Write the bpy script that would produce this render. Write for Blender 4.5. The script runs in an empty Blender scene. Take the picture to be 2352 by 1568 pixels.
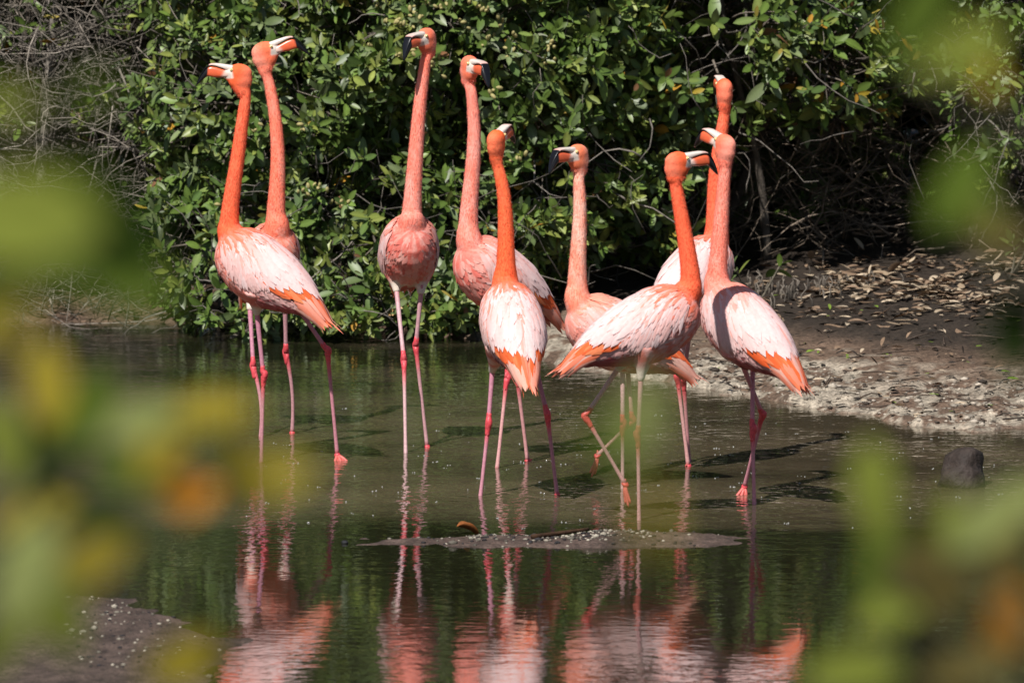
import bpy, math, random
import numpy as np
from mathutils import Vector, Matrix

random.seed(7)
RNG = np.random.default_rng(11)
C = bpy.context.scene.collection
R = math.radians

# ------------------------------------------------------------------ camera
LENS, CAM_H, CAM_Y, PITCH = 300.0, 3.3, -30.29, 5.285
cam_data = bpy.data.cameras.new('camera')
cam = bpy.data.objects.new('camera', cam_data)
C.objects.link(cam)
cam.location = (0, CAM_Y, CAM_H)
cam.rotation_euler = (R(90 - PITCH), 0, 0)
cam_data.lens = LENS
cam_data.sensor_width = 36.0
cam_data.clip_start = 0.1
cam_data.clip_end = 2000
cam_data.dof.use_dof = True
cam_data.dof.focus_distance = 31.2
cam_data.dof.aperture_fstop = 8.5
bpy.context.scene.camera = cam

# ------------------------------------------------------------------ light
SUN_EL, SUN_AZ = 50.0, 24.0      # azimuth: degrees to the left of straight behind the camera
world = bpy.data.worlds.new('World')
bpy.context.scene.world = world
world.use_nodes = True
wn = world.node_tree.nodes
wl = world.node_tree.links
bg = wn.get('Background') or wn.new('ShaderNodeBackground')
sky = wn.new('ShaderNodeTexSky')
sky.sky_type = 'NISHITA'
sky.sun_disc = False
sky.sun_elevation = R(SUN_EL)
sun_dir = Vector((-math.sin(R(SUN_AZ)) * math.cos(R(SUN_EL)), -math.cos(R(SUN_AZ)) * math.cos(R(SUN_EL)), math.sin(R(SUN_EL))))
sky.sun_rotation = math.atan2(sun_dir.x, sun_dir.y)
sky.air_density = 1.0
sky.dust_density = 0.6
wl.new(sky.outputs[0], bg.inputs[0])
bg.inputs[1].default_value = 0.055
sun_data = bpy.data.lights.new('sun', 'SUN')
sun_data.energy = 4.8
sun_data.angle = R(0.53)
sun_data.color = (1.0, 0.965, 0.91)
sun = bpy.data.objects.new('sun', sun_data)
C.objects.link(sun)
sun.location = (0, 0, 20)
sun.rotation_euler = sun_dir.to_track_quat('Z', 'Y').to_euler()

sc = bpy.context.scene
sc.view_settings.view_transform = 'Standard'
sc.view_settings.look = 'None'
sc.view_settings.exposure = 0.30
sc.view_settings.gamma = 1.0
sc.view_settings.use_curve_mapping = False
sc.render.engine = 'CYCLES'
sc.cycles.use_denoising = True
sc.cycles.max_bounces = 6
sc.cycles.diffuse_bounces = 3
sc.cycles.glossy_bounces = 3
sc.cycles.transmission_bounces = 3
sc.cycles.transparent_max_bounces = 8
sc.cycles.caustics_reflective = False
sc.cycles.caustics_refractive = False

# ------------------------------------------------------------------ helpers
FPX = LENS / 36.0 * 1024.0
cp, sp = math.cos(R(PITCH)), math.sin(R(PITCH))


def ray(u, v):
    """Direction through a point of the 2352 x 1568 survey picture."""
    a = (u * 1024 / 2352 - 512) / FPX
    b = -(v * 682 / 1568 - 341) / FPX
    return np.array([a, cp + b * sp, -sp + b * cp])


ORG = np.array([0, CAM_Y, CAM_H])


def at(u, v, Y):
    d = ray(u, v)
    return ORG + d * ((Y - CAM_Y) / d[1])


def gnd(u, v, z=0.0):
    d = ray(u, v)
    return ORG + d * ((z - CAM_H) / d[2])


def tag(o, label=None, cat=None, group=None, kind=None):
    if label: o['label'] = label
    if cat: o['category'] = cat
    if group: o['group'] = group
    if kind: o['kind'] = kind
    return o


def empty(name, loc):
    o = bpy.data.objects.new(name, None)
    o.location = loc
    o.empty_display_size = 0.05
    C.objects.link(o)
    return o


def hash2(ix, iy, seed):
    h = (ix.astype(np.int64) * 374761393 + iy.astype(np.int64) * 668265263 + seed * 1442695041) & 0x7fffffff
    h = ((h ^ (h >> 13)) * 1274126177) & 0x7fffffff
    return ((h ^ (h >> 16)) & 0xffff) / 65535.0


def vnoise(x, y, seed=0):
    ix, iy = np.floor(x), np.floor(y)
    fx, fy = x - ix, y - iy
    fx, fy = fx * fx * (3 - 2 * fx), fy * fy * (3 - 2 * fy)
    a, b = hash2(ix, iy, seed), hash2(ix + 1, iy, seed)
    c, d = hash2(ix, iy + 1, seed), hash2(ix + 1, iy + 1, seed)
    return (a + (b - a) * fx) * (1 - fy) + (c + (d - c) * fx) * fy


def fbm(x, y, seed=0, octaves=4):
    s, a, t = 0, 1.0, 0
    for k in range(octaves):
        s = s + a * vnoise(x * 2 ** k, y * 2 ** k, seed + k)
        t += a
        a *= 0.5
    return s / t


def sstep(a, b, x):
    t = np.clip((x - a) / (b - a), 0, 1)
    return t * t * (3 - 2 * t)


class MB:
    """Collects quads and triangles with per-vertex colours; build() links them as one mesh object."""

    def __init__(self):
        self.v, self.c, self.q, self.t, self.n = [], [], [], [], 0

    def add(self, v, quads=None, tris=None, col=(0.5, 0.5, 0.5)):
        v = np.asarray(v, float).reshape(-1, 3)
        col = np.asarray(col, float)
        if col.ndim == 1:
            col = np.tile(col[:3], (len(v), 1))
        self.v.append(v)
        self.c.append(col[:, :3])
        if quads is not None and len(quads): self.q.append(np.asarray(quads, int) + self.n)
        if tris is not None and len(tris): self.t.append(np.asarray(tris, int) + self.n)
        self.n += len(v)

    def mesh(self, name, mat, origin=(0, 0, 0), smooth=True):
        v = np.concatenate(self.v) - np.asarray(origin, float)
        c = np.concatenate(self.c)
        q = np.concatenate(self.q) if self.q else np.zeros((0, 4), int)
        t = np.concatenate(self.t) if self.t else np.zeros((0, 3), int)
        me = bpy.data.meshes.new(name)
        me.vertices.add(len(v))
        me.vertices.foreach_set('co', v.astype(np.float32).ravel())
        nl = 4 * len(q) + 3 * len(t)
        me.loops.add(nl)
        me.loops.foreach_set('vertex_index', np.concatenate([q.ravel(), t.ravel()]).astype(np.int32))
        me.polygons.add(len(q) + len(t))
        starts = np.concatenate([np.arange(len(q)) * 4, 4 * len(q) + np.arange(len(t)) * 3]).astype(np.int32)
        me.polygons.foreach_set('loop_start', starts)
        if smooth: me.polygons.foreach_set('use_smooth', np.ones(len(starts), bool))
        me.update(calc_edges=True)
        at_ = me.color_attributes.new('Col', 'FLOAT_COLOR', 'POINT')
        at_.data.foreach_set('color', np.concatenate([c, np.ones((len(c), 1))], 1).astype(np.float32).ravel())
        if mat: me.materials.append(mat)
        return me

    def build(self, name, mat, parent=None, origin=(0, 0, 0), smooth=True):
        o = bpy.data.objects.new(name, self.mesh(name, mat, origin, smooth))
        C.objects.link(o)
        if parent is not None: o.parent = parent
        else: o.location = origin
        return o


def unit(a):
    a = np.asarray(a, float)
    return a / (np.linalg.norm(a) + 1e-12)


def smooth_path(pts, n, vals=None):
    """Catmull-Rom through pts, n samples; vals are interpolated alongside."""
    pts = np.asarray(pts, float)
    P = np.vstack([2 * pts[0] - pts[1], pts, 2 * pts[-1] - pts[-2]])
    m = len(pts) - 1
    u = np.linspace(0, m - 1e-6, n)
    k = u.astype(int)
    t = (u - k)[:, None]
    p0, p1, p2, p3 = P[k], P[k + 1], P[k + 2], P[k + 3]
    out = 0.5 * (2 * p1 + (p2 - p0) * t + (2 * p0 - 5 * p1 + 4 * p2 - p3) * t * t + (3 * p1 - p0 - 3 * p2 + p3) * t ** 3)
    if vals is None: return out
    return out, np.interp(u, np.arange(m + 1), vals)


def tube(pts, rad, n=8, flat=None):
    """Closed tube; returns verts, quads, tris."""
    pts = np.asarray(pts, float)
    rad = np.asarray(rad, float) * np.ones(len(pts))
    T = np.gradient(pts, axis=0)
    ref = np.array([0.31, -0.93, 0.17])
    V = []
    ang = np.arange(n) * 2 * math.pi / n
    x = None
    for i in range(len(pts)):
        t = unit(T[i])
        x = unit(np.cross(t, ref)) if x is None else unit(x - t * np.dot(x, t))
        y = np.cross(t, x)
        V.append(pts[i] + rad[i] * (np.cos(ang)[:, None] * x + np.sin(ang)[:, None] * y))
    V = np.concatenate(V)
    m = len(pts)
    i, j = np.meshgrid(np.arange(m - 1), np.arange(n), indexing='ij')
    i, j = i.ravel(), j.ravel()
    Q = np.stack([i * n + j, i * n + (j + 1) % n, (i + 1) * n + (j + 1) % n, (i + 1) * n + j], 1)
    V = np.vstack([V, pts[0], pts[-1]])
    a, b = m * n, m * n + 1
    jj = np.arange(n)
    Tt = np.concatenate([np.stack([np.full(n, a), (jj + 1) % n, jj], 1),
                         np.stack([np.full(n, b), (m - 1) * n + jj, (m - 1) * n + (jj + 1) % n], 1)])
    return V, Q, Tt


def ellipsoid(c, ax, nu=14, nv=10):
    """ax: three scaled axis vectors."""
    th = np.linspace(0.02, math.pi - 0.02, nv)
    ph = np.arange(nu) * 2 * math.pi / nu
    V = []
    for t in th:
        for p in ph:
            V.append(np.asarray(c) + ax[0] * math.cos(t) + ax[1] * math.sin(t) * math.cos(p) + ax[2] * math.sin(t) * math.sin(p))
    V = np.array(V)
    i, j = np.meshgrid(np.arange(nv - 1), np.arange(nu), indexing='ij')
    i, j = i.ravel(), j.ravel()
    Q = np.stack([i * nu + j, (i + 1) * nu + j, (i + 1) * nu + (j + 1) % nu, i * nu + (j + 1) % nu], 1)
    V = np.vstack([V, V[:nu].mean(0), V[-nu:].mean(0)])
    a, b = nu * nv, nu * nv + 1
    jj = np.arange(nu)
    T = np.concatenate([np.stack([np.full(nu, a), jj, (jj + 1) % nu], 1),
                        np.stack([np.full(nu, b), (nv - 1) * nu + (jj + 1) % nu, (nv - 1) * nu + jj], 1)])
    return V, Q, T


# ------------------------------------------------------------------ materials
def material(name):
    m = bpy.data.materials.new(name)
    m.use_nodes = True
    nt = m.node_tree
    b = nt.nodes.get('Principled BSDF')
    return m, nt, b


def N(nt, typ, **kw):
    n = nt.nodes.new(typ)
    for k, v in kw.items():
        if k in n.bl_rna.properties.keys(): setattr(n, k, v)
        else: n.inputs[k].default_value = v
    return n


def vertex_col(nt):
    a = nt.nodes.new('ShaderNodeVertexColor')
    a.layer_name = 'Col'
    return a.outputs['Color']


def noise_mult(nt, col, scale, lo, hi, detail=3):
    n = N(nt, 'ShaderNodeTexNoise', Scale=scale, Detail=detail)
    tc = nt.nodes.new('ShaderNodeTexCoord')
    nt.links.new(tc.outputs['Object'], n.inputs['Vector'])
    mr = N(nt, 'ShaderNodeMapRange')
    mr.inputs['From Min'].default_value, mr.inputs['From Max'].default_value = 0.3, 0.7
    mr.inputs['To Min'].default_value, mr.inputs['To Max'].default_value = lo, hi
    nt.links.new(n.outputs['Fac'], mr.inputs['Value'])
    vm = nt.nodes.new('ShaderNodeVectorMath')
    vm.operation = 'SCALE'
    nt.links.new(col, vm.inputs[0])
    nt.links.new(mr.outputs[0], vm.inputs['Scale'])
    return vm.outputs[0]


def bump(nt, b, scale, strength, dist=0.01, detail=3):
    n = N(nt, 'ShaderNodeTexNoise', Scale=scale, Detail=detail)
    tc = nt.nodes.new('ShaderNodeTexCoord')
    nt.links.new(tc.outputs['Object'], n.inputs['Vector'])
    bp = N(nt, 'ShaderNodeBump', Strength=strength, Distance=dist)
    nt.links.new(n.outputs['Fac'], bp.inputs['Height'])
    nt.links.new(bp.outputs[0], b.inputs['Normal'])


def soft(name, rough, noise=(60, 0.88, 1.1), sheen=0.0, trans=0.0, spec=0.25, bmp=None):
    m, nt, b = material(name)
    col = noise_mult(nt, vertex_col(nt), *noise)
    nt.links.new(col, b.inputs['Base Color'])
    b.inputs['Roughness'].default_value = rough
    b.inputs['Specular IOR Level'].default_value = spec
    if sheen:
        b.inputs['Sheen Weight'].default_value = sheen
        b.inputs['Sheen Roughness'].default_value = 0.5
    if bmp: bump(nt, b, *bmp)
    if trans:
        tr = nt.nodes.new('ShaderNodeBsdfTranslucent')
        nt.links.new(col, tr.inputs['Color'])
        mx = N(nt, 'ShaderNodeMixShader', Fac=trans)
        out = nt.nodes['Material Output']
        nt.links.new(b.outputs[0], mx.inputs[1])
        nt.links.new(tr.outputs[0], mx.inputs[2])
        nt.links.new(mx.outputs[0], out.inputs['Surface'])
    return m


M_FEATHER = soft('feathers', 0.75, (90, 0.94, 1.05), trans=0.16, spec=0.15)
M_DOWN = soft('neck_down', 0.9, (90, 0.97, 1.03), trans=0.5, spec=0.05)
M_BODY = soft('plumage_skin', 0.85, (120, 0.88, 1.1), spec=0.1, bmp=(260, 0.25, 0.003))
M_LEG = soft('scaly_leg', 0.42, (140, 0.82, 1.12), spec=0.4, bmp=(420, 0.35, 0.002))
M_BILL = soft('bill_horn', 0.3, (90, 0.9, 1.06), spec=0.5)
M_EYE = soft('eye', 0.12, (20, 1, 1), spec=0.6)
M_LEAF = soft('mangrove_leaf', 0.42, (45, 0.82, 1.18), trans=0.2, spec=0.42)
M_DRY = soft('dry_leaf', 0.8, (70, 0.75, 1.2), spec=0.2)
M_BARK = soft('bark', 0.85, (38, 0.65, 1.25), spec=0.2, bmp=(120, 0.6, 0.005))
M_NEAR = soft('near_leaf', 0.85, (45, 0.85, 1.15), trans=0.25, spec=0.06)
M_BUD = soft('flower_bud', 0.6, (60, 0.85, 1.1))
M_STONE = soft('stone', 0.7, (24, 0.6, 1.3), bmp=(60, 0.7, 0.01))

# water: muddy, faintly rippled
M_WATER, nt, b = material('muddy_water')
geo = nt.nodes.new('ShaderNodeNewGeometry')
b.inputs['IOR'].default_value = 1.333
b.inputs['Roughness'].default_value = 0.03
b.inputs['Specular IOR Level'].default_value = 0.9


def wnoise(scale, detail, stretch=(1, 1, 1), rough=0.5):
    mp = nt.nodes.new('ShaderNodeMapping')
    mp.inputs['Scale'].default_value = stretch
    nt.links.new(geo.outputs['Position'], mp.inputs['Vector'])
    n = N(nt, 'ShaderNodeTexNoise', Scale=scale, Detail=detail, Roughness=rough)
    nt.links.new(mp.outputs[0], n.inputs['Vector'])
    return n.outputs['Fac']


silt = wnoise(0.9, 5, (0.6, 1, 1), 0.6)
ramp = nt.nodes.new('ShaderNodeValToRGB')
ramp.color_ramp.elements[0].position, ramp.color_ramp.elements[0].color = 0.34, (0.014, 0.014, 0.007, 1)
ramp.color_ramp.elements[1].position, ramp.color_ramp.elements[1].color = 0.68, (0.112, 0.085, 0.052, 1)
# sediment stirred up where the flock wades: lighter between the bar and the bushes
sep = nt.nodes.new('ShaderNodeSeparateXYZ')
nt.links.new(geo.outputs['Position'], sep.inputs[0])
mr1 = N(nt, 'ShaderNodeMapRange')
mr1.interpolation_type = 'SMOOTHSTEP'
for k, val in zip(('From Min', 'From Max', 'To Min', 'To Max'), (-2.6, -0.9, -0.42, 0.08)): mr1.inputs[k].default_value = val
nt.links.new(sep.outputs['Y'], mr1.inputs['Value'])
mr2 = N(nt, 'ShaderNodeMapRange')
mr2.interpolation_type = 'SMOOTHSTEP'
for k, val in zip(('From Min', 'From Max', 'To Min', 'To Max'), (2.2, 4.6, 0.0, -0.25)): mr2.inputs[k].default_value = val
nt.links.new(sep.outputs['Y'], mr2.inputs['Value'])
ad = N(nt, 'ShaderNodeMath', operation='ADD')
nt.links.new(silt, ad.inputs[0]); nt.links.new(mr1.outputs[0], ad.inputs[1])
ad2 = N(nt, 'ShaderNodeMath', operation='ADD')
nt.links.new(ad.outputs[0], ad2.inputs[0]); nt.links.new(mr2.outputs[0], ad2.inputs[1])
nt.links.new(ad2.outputs[0], ramp.inputs[0])
nt.links.new(ramp.outputs[0], b.inputs['Base Color'])
r1, r2, r3 = wnoise(9, 2, (0.85, 1, 1)), wnoise(24, 2, (0.8, 1, 1)), wnoise(0.7, 2)
mul = N(nt, 'ShaderNodeMath', operation='MULTIPLY_ADD')
mul.inputs[1].default_value = 0.50
nt.links.new(r2, mul.inputs[0]); nt.links.new(r1, mul.inputs[2])
amp = N(nt, 'ShaderNodeMapRange')
for k, val in zip(('From Min', 'From Max', 'To Min', 'To Max'), (0.35, 0.65, 0.25, 1.0)): amp.inputs[k].default_value = val
nt.links.new(r3, amp.inputs['Value'])
calm = N(nt, 'ShaderNodeMapRange')
for k, val in zip(('From Min', 'From Max', 'To Min', 'To Max'), (-3.0, -1.2, 0.26, 1.0)): calm.inputs[k].default_value = val
nt.links.new(sep.outputs['Y'], calm.inputs['Value'])
ml = N(nt, 'ShaderNodeMath', operation='MULTIPLY')
nt.links.new(amp.outputs[0], ml.inputs[0]); nt.links.new(calm.outputs[0], ml.inputs[1])
height = mul.outputs[0]
for (u_, v_) in [(600, 1062), (775, 1058), (671, 996), (932, 1040), (981, 1030), (1141, 1074), (1212, 1060), (1102, 1138), (1280, 1137), (1430, 1122), (1468, 1194), (1712, 1150), (1733, 1158), (1581, 1072)]:
    pw = gnd(u_, v_)
    vd = N(nt, 'ShaderNodeVectorMath', operation='DISTANCE')
    nt.links.new(geo.outputs['Position'], vd.inputs[0])
    vd.inputs[1].default_value = tuple(pw)
    sn = N(nt, 'ShaderNodeMath', operation='SINE')
    fq = N(nt, 'ShaderNodeMath', operation='MULTIPLY')
    fq.inputs[1].default_value = 95.0
    nt.links.new(vd.outputs['Value'], fq.inputs[0])
    nt.links.new(fq.outputs[0], sn.inputs[0])
    fall = N(nt, 'ShaderNodeMapRange')
    for k_, val in zip(('From Min', 'From Max', 'To Min', 'To Max'), (0.0, 0.34, 0.14, 0.0)): fall.inputs[k_].default_value = val
    nt.links.new(vd.outputs['Value'], fall.inputs['Value'])
    ma = N(nt, 'ShaderNodeMath', operation='MULTIPLY_ADD')
    nt.links.new(sn.outputs[0], ma.inputs[0]); nt.links.new(fall.outputs[0], ma.inputs[1]); nt.links.new(height, ma.inputs[2])
    height = ma.outputs[0]
bp = N(nt, 'ShaderNodeBump', Distance=0.0062)
nt.links.new(height, bp.inputs['Height'])
nt.links.new(ml.outputs[0], bp.inputs['Strength'])
nt.links.new(bp.outputs[0], b.inputs['Normal'])

# mud: base tone from the vertex colours, wet gloss by height
M_MUD, nt, b = material('mud')
col = noise_mult(nt, noise_mult(nt, vertex_col(nt), 70, 0.5, 1.35, 6), 17, 0.7, 1.25, 4)
nt.links.new(col, b.inputs['Base Color'])
b.inputs['Roughness'].default_value = 0.72
b.inputs['Specular IOR Level'].default_value = 0.3
bump(nt, b, 90, 0.9, 0.012, 6)

# ------------------------------------------------------------------ terrain and water
# far shore line, read along the picture's waterline and held as world points
SH = [(-400, 742), (300, 742), (700, 742), (960, 762), (1110, 784), (1200, 806), (1290, 848), (1340, 858), (1400, 865), (1540, 882), (1640, 904), (1760, 916), (1830, 936),
      (1960, 955), (2060, 974), (2160, 984), (2352, 992), (2500, 1010)]
shp = np.array([gnd(u, v)[:2] for u, v in SH])
bar_c, bar_r = gnd(1270, 1243)[:2], None
bar_a, bar_b = gnd(915, 1243)[:2], gnd(1640, 1243)[:2]


def shore_y(x):
    return np.interp(x, shp[:, 0], shp[:, 1], left=shp[0, 1], right=shp[-1, 1])


def bumpy(x, y, cx, cy, rx, ry, h, seed):
    n = fbm(x * 3.1, y * 2.2, seed, 3) - 0.5
    d = ((x - cx) / rx) ** 2 + ((y - cy) / ry) ** 2
    return h * (1 - d) + n * 0.035


lb = gnd(250, 1500)[:2]
fb2 = gnd(1480, 1322)[:2]
fb3 = gnd(3280 / 1.7415, 1800)[:2]
sl = gnd(1170, 1140)[:2]


def terrain(x, y):
    wob = (fbm(x * 2.3, y * 1.4, 3, 4) - 0.5) * 0.3
    d = y - shore_y(x) + (wob + (fbm(x * 5.2, y * 3.1, 13, 3) - 0.5) * 0.45) * sstep(-0.3, 0.3, x) + (fbm(x * 9, y * 5, 8, 3) - 0.5) * 0.22
    z = np.where(d > 0, 0.016 * sstep(0, 0.12, d) + 0.030 * d + 0.02 * sstep(1.0, 2.0, d) * np.clip(d - 1, 0, 9), d * 0.09)
    z = np.maximum(z, -0.09)
    crumb = (fbm(x * 24, y * 15, 21, 4) - 0.5) + 0.5 * (np.abs(fbm(x * 11, y * 14, 23, 3) - 0.5) * 2 - .25)
    z = z + np.where(d > 0, crumb * 0.034 * (1 - 0.6 * sstep(1.0, 1.8, d)), 0)
    z = z + (fbm(x * 5, y * 4, 31, 3) - 0.5) * 0.03 * sstep(0.1, 0.7, d)
    # bar and spits in front
    z = np.maximum(z, np.minimum(bumpy(x, y, (bar_a[0] + bar_b[0]) / 2 - .08, bar_c[1], 0.74, 0.20, 0.026, 41), 0.012) + (fbm(x * 6, y * 9, 43, 4) - .5) * .034 + crumb * 0.008)
    z = np.maximum(z, np.minimum(bumpy(x, y, fb2[0], fb2[1], 0.50, 0.085, 0.010, 44), 0.004) - 0.0075)
    z = np.maximum(z, np.minimum(bumpy(x, y, -1.46, -4.9, 0.60, 1.45, 0.075, 47), 0.035) + (fbm(x * 5, y * 4, 48, 3) - .5) * .05 + crumb * 0.014)
    # bank on which the viewer stands
    z = np.where(y < -13, np.maximum(z, 1.65 * sstep(-13.5, -28.5, y) - 0.05), z)
    return z, d


fx = np.arange(-2.7, 2.7, 0.0145)
gx = np.concatenate([-np.geomspace(120, 2.75, 26), fx, np.geomspace(2.75, 120, 26)])
fy = np.concatenate([np.arange(-6.2, 1.2, 0.032), np.arange(1.2, 7.0, 0.018), np.arange(7.0, 10.2, 0.035)])
gy = np.concatenate([-np.geomspace(140, 6.3, 44), fy, np.geomspace(10.3, 160, 22)])
X, Yg = np.meshgrid(gx, gy, indexing='ij')
Z, D = terrain(X, Yg)
nz = fbm(X * 7, Yg * 5, 61, 4)
crust = sstep(-0.02, 0.04, D) * (1 - sstep(0.95, 1.9, D + (fbm(X * 3, Yg * 2, 67, 3) - 0.5) * 1.3)) * sstep(0.0, 0.3, X + 0.25)
dark = np.array([0.138, 0.090, 0.062])
white = np.array([0.42, 0.355, 0.275])
soil = np.array([0.036, 0.026, 0.019])
colr = dark * (0.75 + 0.6 * nz)[..., None]
colr = colr + (white * (0.35 + 1.05 * fbm(X * 30, Yg * 20, 73, 3)[..., None]) - colr) * (crust * sstep(0.42, 0.53, fbm(X * 17, Yg * 11, 71, 5)))[..., None]
colr = colr + (soil - colr) * sstep(1.7, 2.6, D)[..., None]
front = (Yg < -0.6)[..., None]
bar_col = np.array([0.090, 0.062, 0.050]) * (0.35 + 1.3 * fbm(X * 18, Yg * 14, 77, 4))[..., None]
colr = np.where(front, bar_col, colr)
nxg, nyg = X.shape
i, j = np.meshgrid(np.arange(nxg - 1), np.arange(nyg - 1), indexing='ij')
i, j = i.ravel(), j.ravel()
quads = np.stack([i * nyg + j, (i + 1) * nyg + j, (i + 1) * nyg + j + 1, i * nyg + j + 1], 1)
g = MB()
g.add(np.stack([X, Yg, Z], -1), quads, col=colr.reshape(-1, 3))
ground = g.build('ground', M_MUD)
tag(ground, 'wet brown mud shore with pale crumbly silt at the waterline', None, kind='structure')

g = MB()
wx, wy0, wy1 = 120, -60, 30
g.add([(-wx, wy0, 0), (wx, wy0, 0), (wx, wy1, 0), (-wx, wy1, 0)], [[0, 1, 2, 3]])
water = g.build('water', M_WATER)
tag(water, 'shallow muddy lagoon water with fine ripples and reflections', None, kind='structure')


def zter(x, y):
    a = min(max(int(np.searchsorted(gx, x)) - 1, 0), len(gx) - 2)
    c = min(max(int(np.searchsorted(gy, y)) - 1, 0), len(gy) - 2)
    s, t = (x - gx[a]) / (gx[a + 1] - gx[a]), (y - gy[c]) / (gy[c + 1] - gy[c])
    s, t = min(max(s, 0), 1), min(max(t, 0), 1)
    return float((Z[a, c] * (1 - s) + Z[a + 1, c] * s) * (1 - t) + (Z[a, c + 1] * (1 - s) + Z[a + 1, c + 1] * s) * t)


# ------------------------------------------------------------------ flamingos
PX = np.array([.235, .225, .20, .15, .08, .0, -.08, -.16, -.23, -.30, -.345])
PZ = np.array([.0, .0, .0, .0, .0, 0, .004, .008, .008, .004, .0])
PT = np.array([.012, .045, .075, .104, .118, .116, .104, .080, .052, .024, .006])
PB = np.array([.012, .05, .082, .112, .130, .132, .116, .084, .050, .022, .006])
PW = np.array([.012, .045, .072, .098, .112, .114, .104, .082, .058, .034, .012])
PX, PT, PB, PW = PX * .97, PT * 1.02, PB * 1.05, PW * .99
oX = PX[::-1]


def prof(x):
    f = lambda A: np.interp(x, oX, A[::-1])
    return f(PZ), f(PT), f(PB), f(PW)


def S(x, phi, side, off=0.0):
    """Point on the trunk, bird space: x forward, y to its left, z up; phi from the top."""
    x = np.asarray(x, float)
    zc, ht, hb, hw = prof(x)
    s, c = np.sin(phi), np.cos(phi)
    h = np.where(c > 0, ht, hb)
    return np.stack([x, side * (hw + off) * s, zc + (h + off) * c], -1)


def leaf_shape(t, point=0.5):
    """Half-width profile of a feather along 0..1."""
    w = np.minimum(1, 0.35 + t * 2.6)
    end = np.clip((1 - t) / (1 - point), 0, 1)
    return w * np.where(t > point, np.sqrt(np.clip(1 - (1 - end) ** 2, 0, 1)), 1)


def feather_on_body(mb, xf, x0, phi0, side, L, w, q, col_a, col_b, off0=.004, lift=.008, nseg=4, point=.55, down=0.0, curl=0.0):
    """A vane that follows the trunk from (x0, phi0), drifting down by angle q."""
    t = np.linspace(0, 1, nseg + 1)
    xs = x0 - L * math.cos(q) * t
    rad = 0.11
    ph = phi0 + L * math.sin(q) / rad * t * (1 + curl * t)
    ctr = S(xs, ph, side, 0.0)
    e = 1e-3
    tx = S(xs - e, ph, side) - S(xs, ph, side)
    tp = S(xs, ph + e, side) - S(xs, ph, side)
    nrm = np.cross(tx, tp) * (-side)
    nrm /= np.linalg.norm(nrm, axis=1)[:, None] + 1e-12
    ctrn = ctr + nrm * (off0 + lift * t)[:, None]
    d = np.gradient(ctrn, axis=0)
    d /= np.linalg.norm(d, axis=1)[:, None] + 1e-12
    lat = np.cross(nrm, d)
    hw = (w * 0.5 * leaf_shape(t, point))[:, None]
    Lf, Rt = ctrn - lat * hw - nrm * hw * 0.25, ctrn + lat * hw - nrm * hw * 0.25
    if down: 
        for A in (Lf, Rt, ctrn): A[:, 2] -= down * t ** 2
    V = np.stack([Lf, ctrn, Rt], 1).reshape(-1, 3)
    n = nseg
    k = np.arange(n) * 3
    Q = np.concatenate([np.stack([k, k + 3, k + 4, k + 1], 1), np.stack([k + 1, k + 4, k + 5, k + 2], 1)])
    cc = np.asarray(col_a) + (np.asarray(col_b) - np.asarray(col_a)) * np.repeat(t, 3)[:, None]
    mb.add(xf(V), Q, col=cc)


LERP = lambda a, b, t: np.asarray(a, float) + (np.asarray(b, float) - np.asarray(a, float)) * t
WHITE = np.array([.885, .65, .635])
PINK = np.array([.89, .45, .40])
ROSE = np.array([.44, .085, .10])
TAN = np.array([.74, .62, .53])
FIRE = np.array([.93, .135, .030])
BLACK = np.array([.006, .006, .008])


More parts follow.
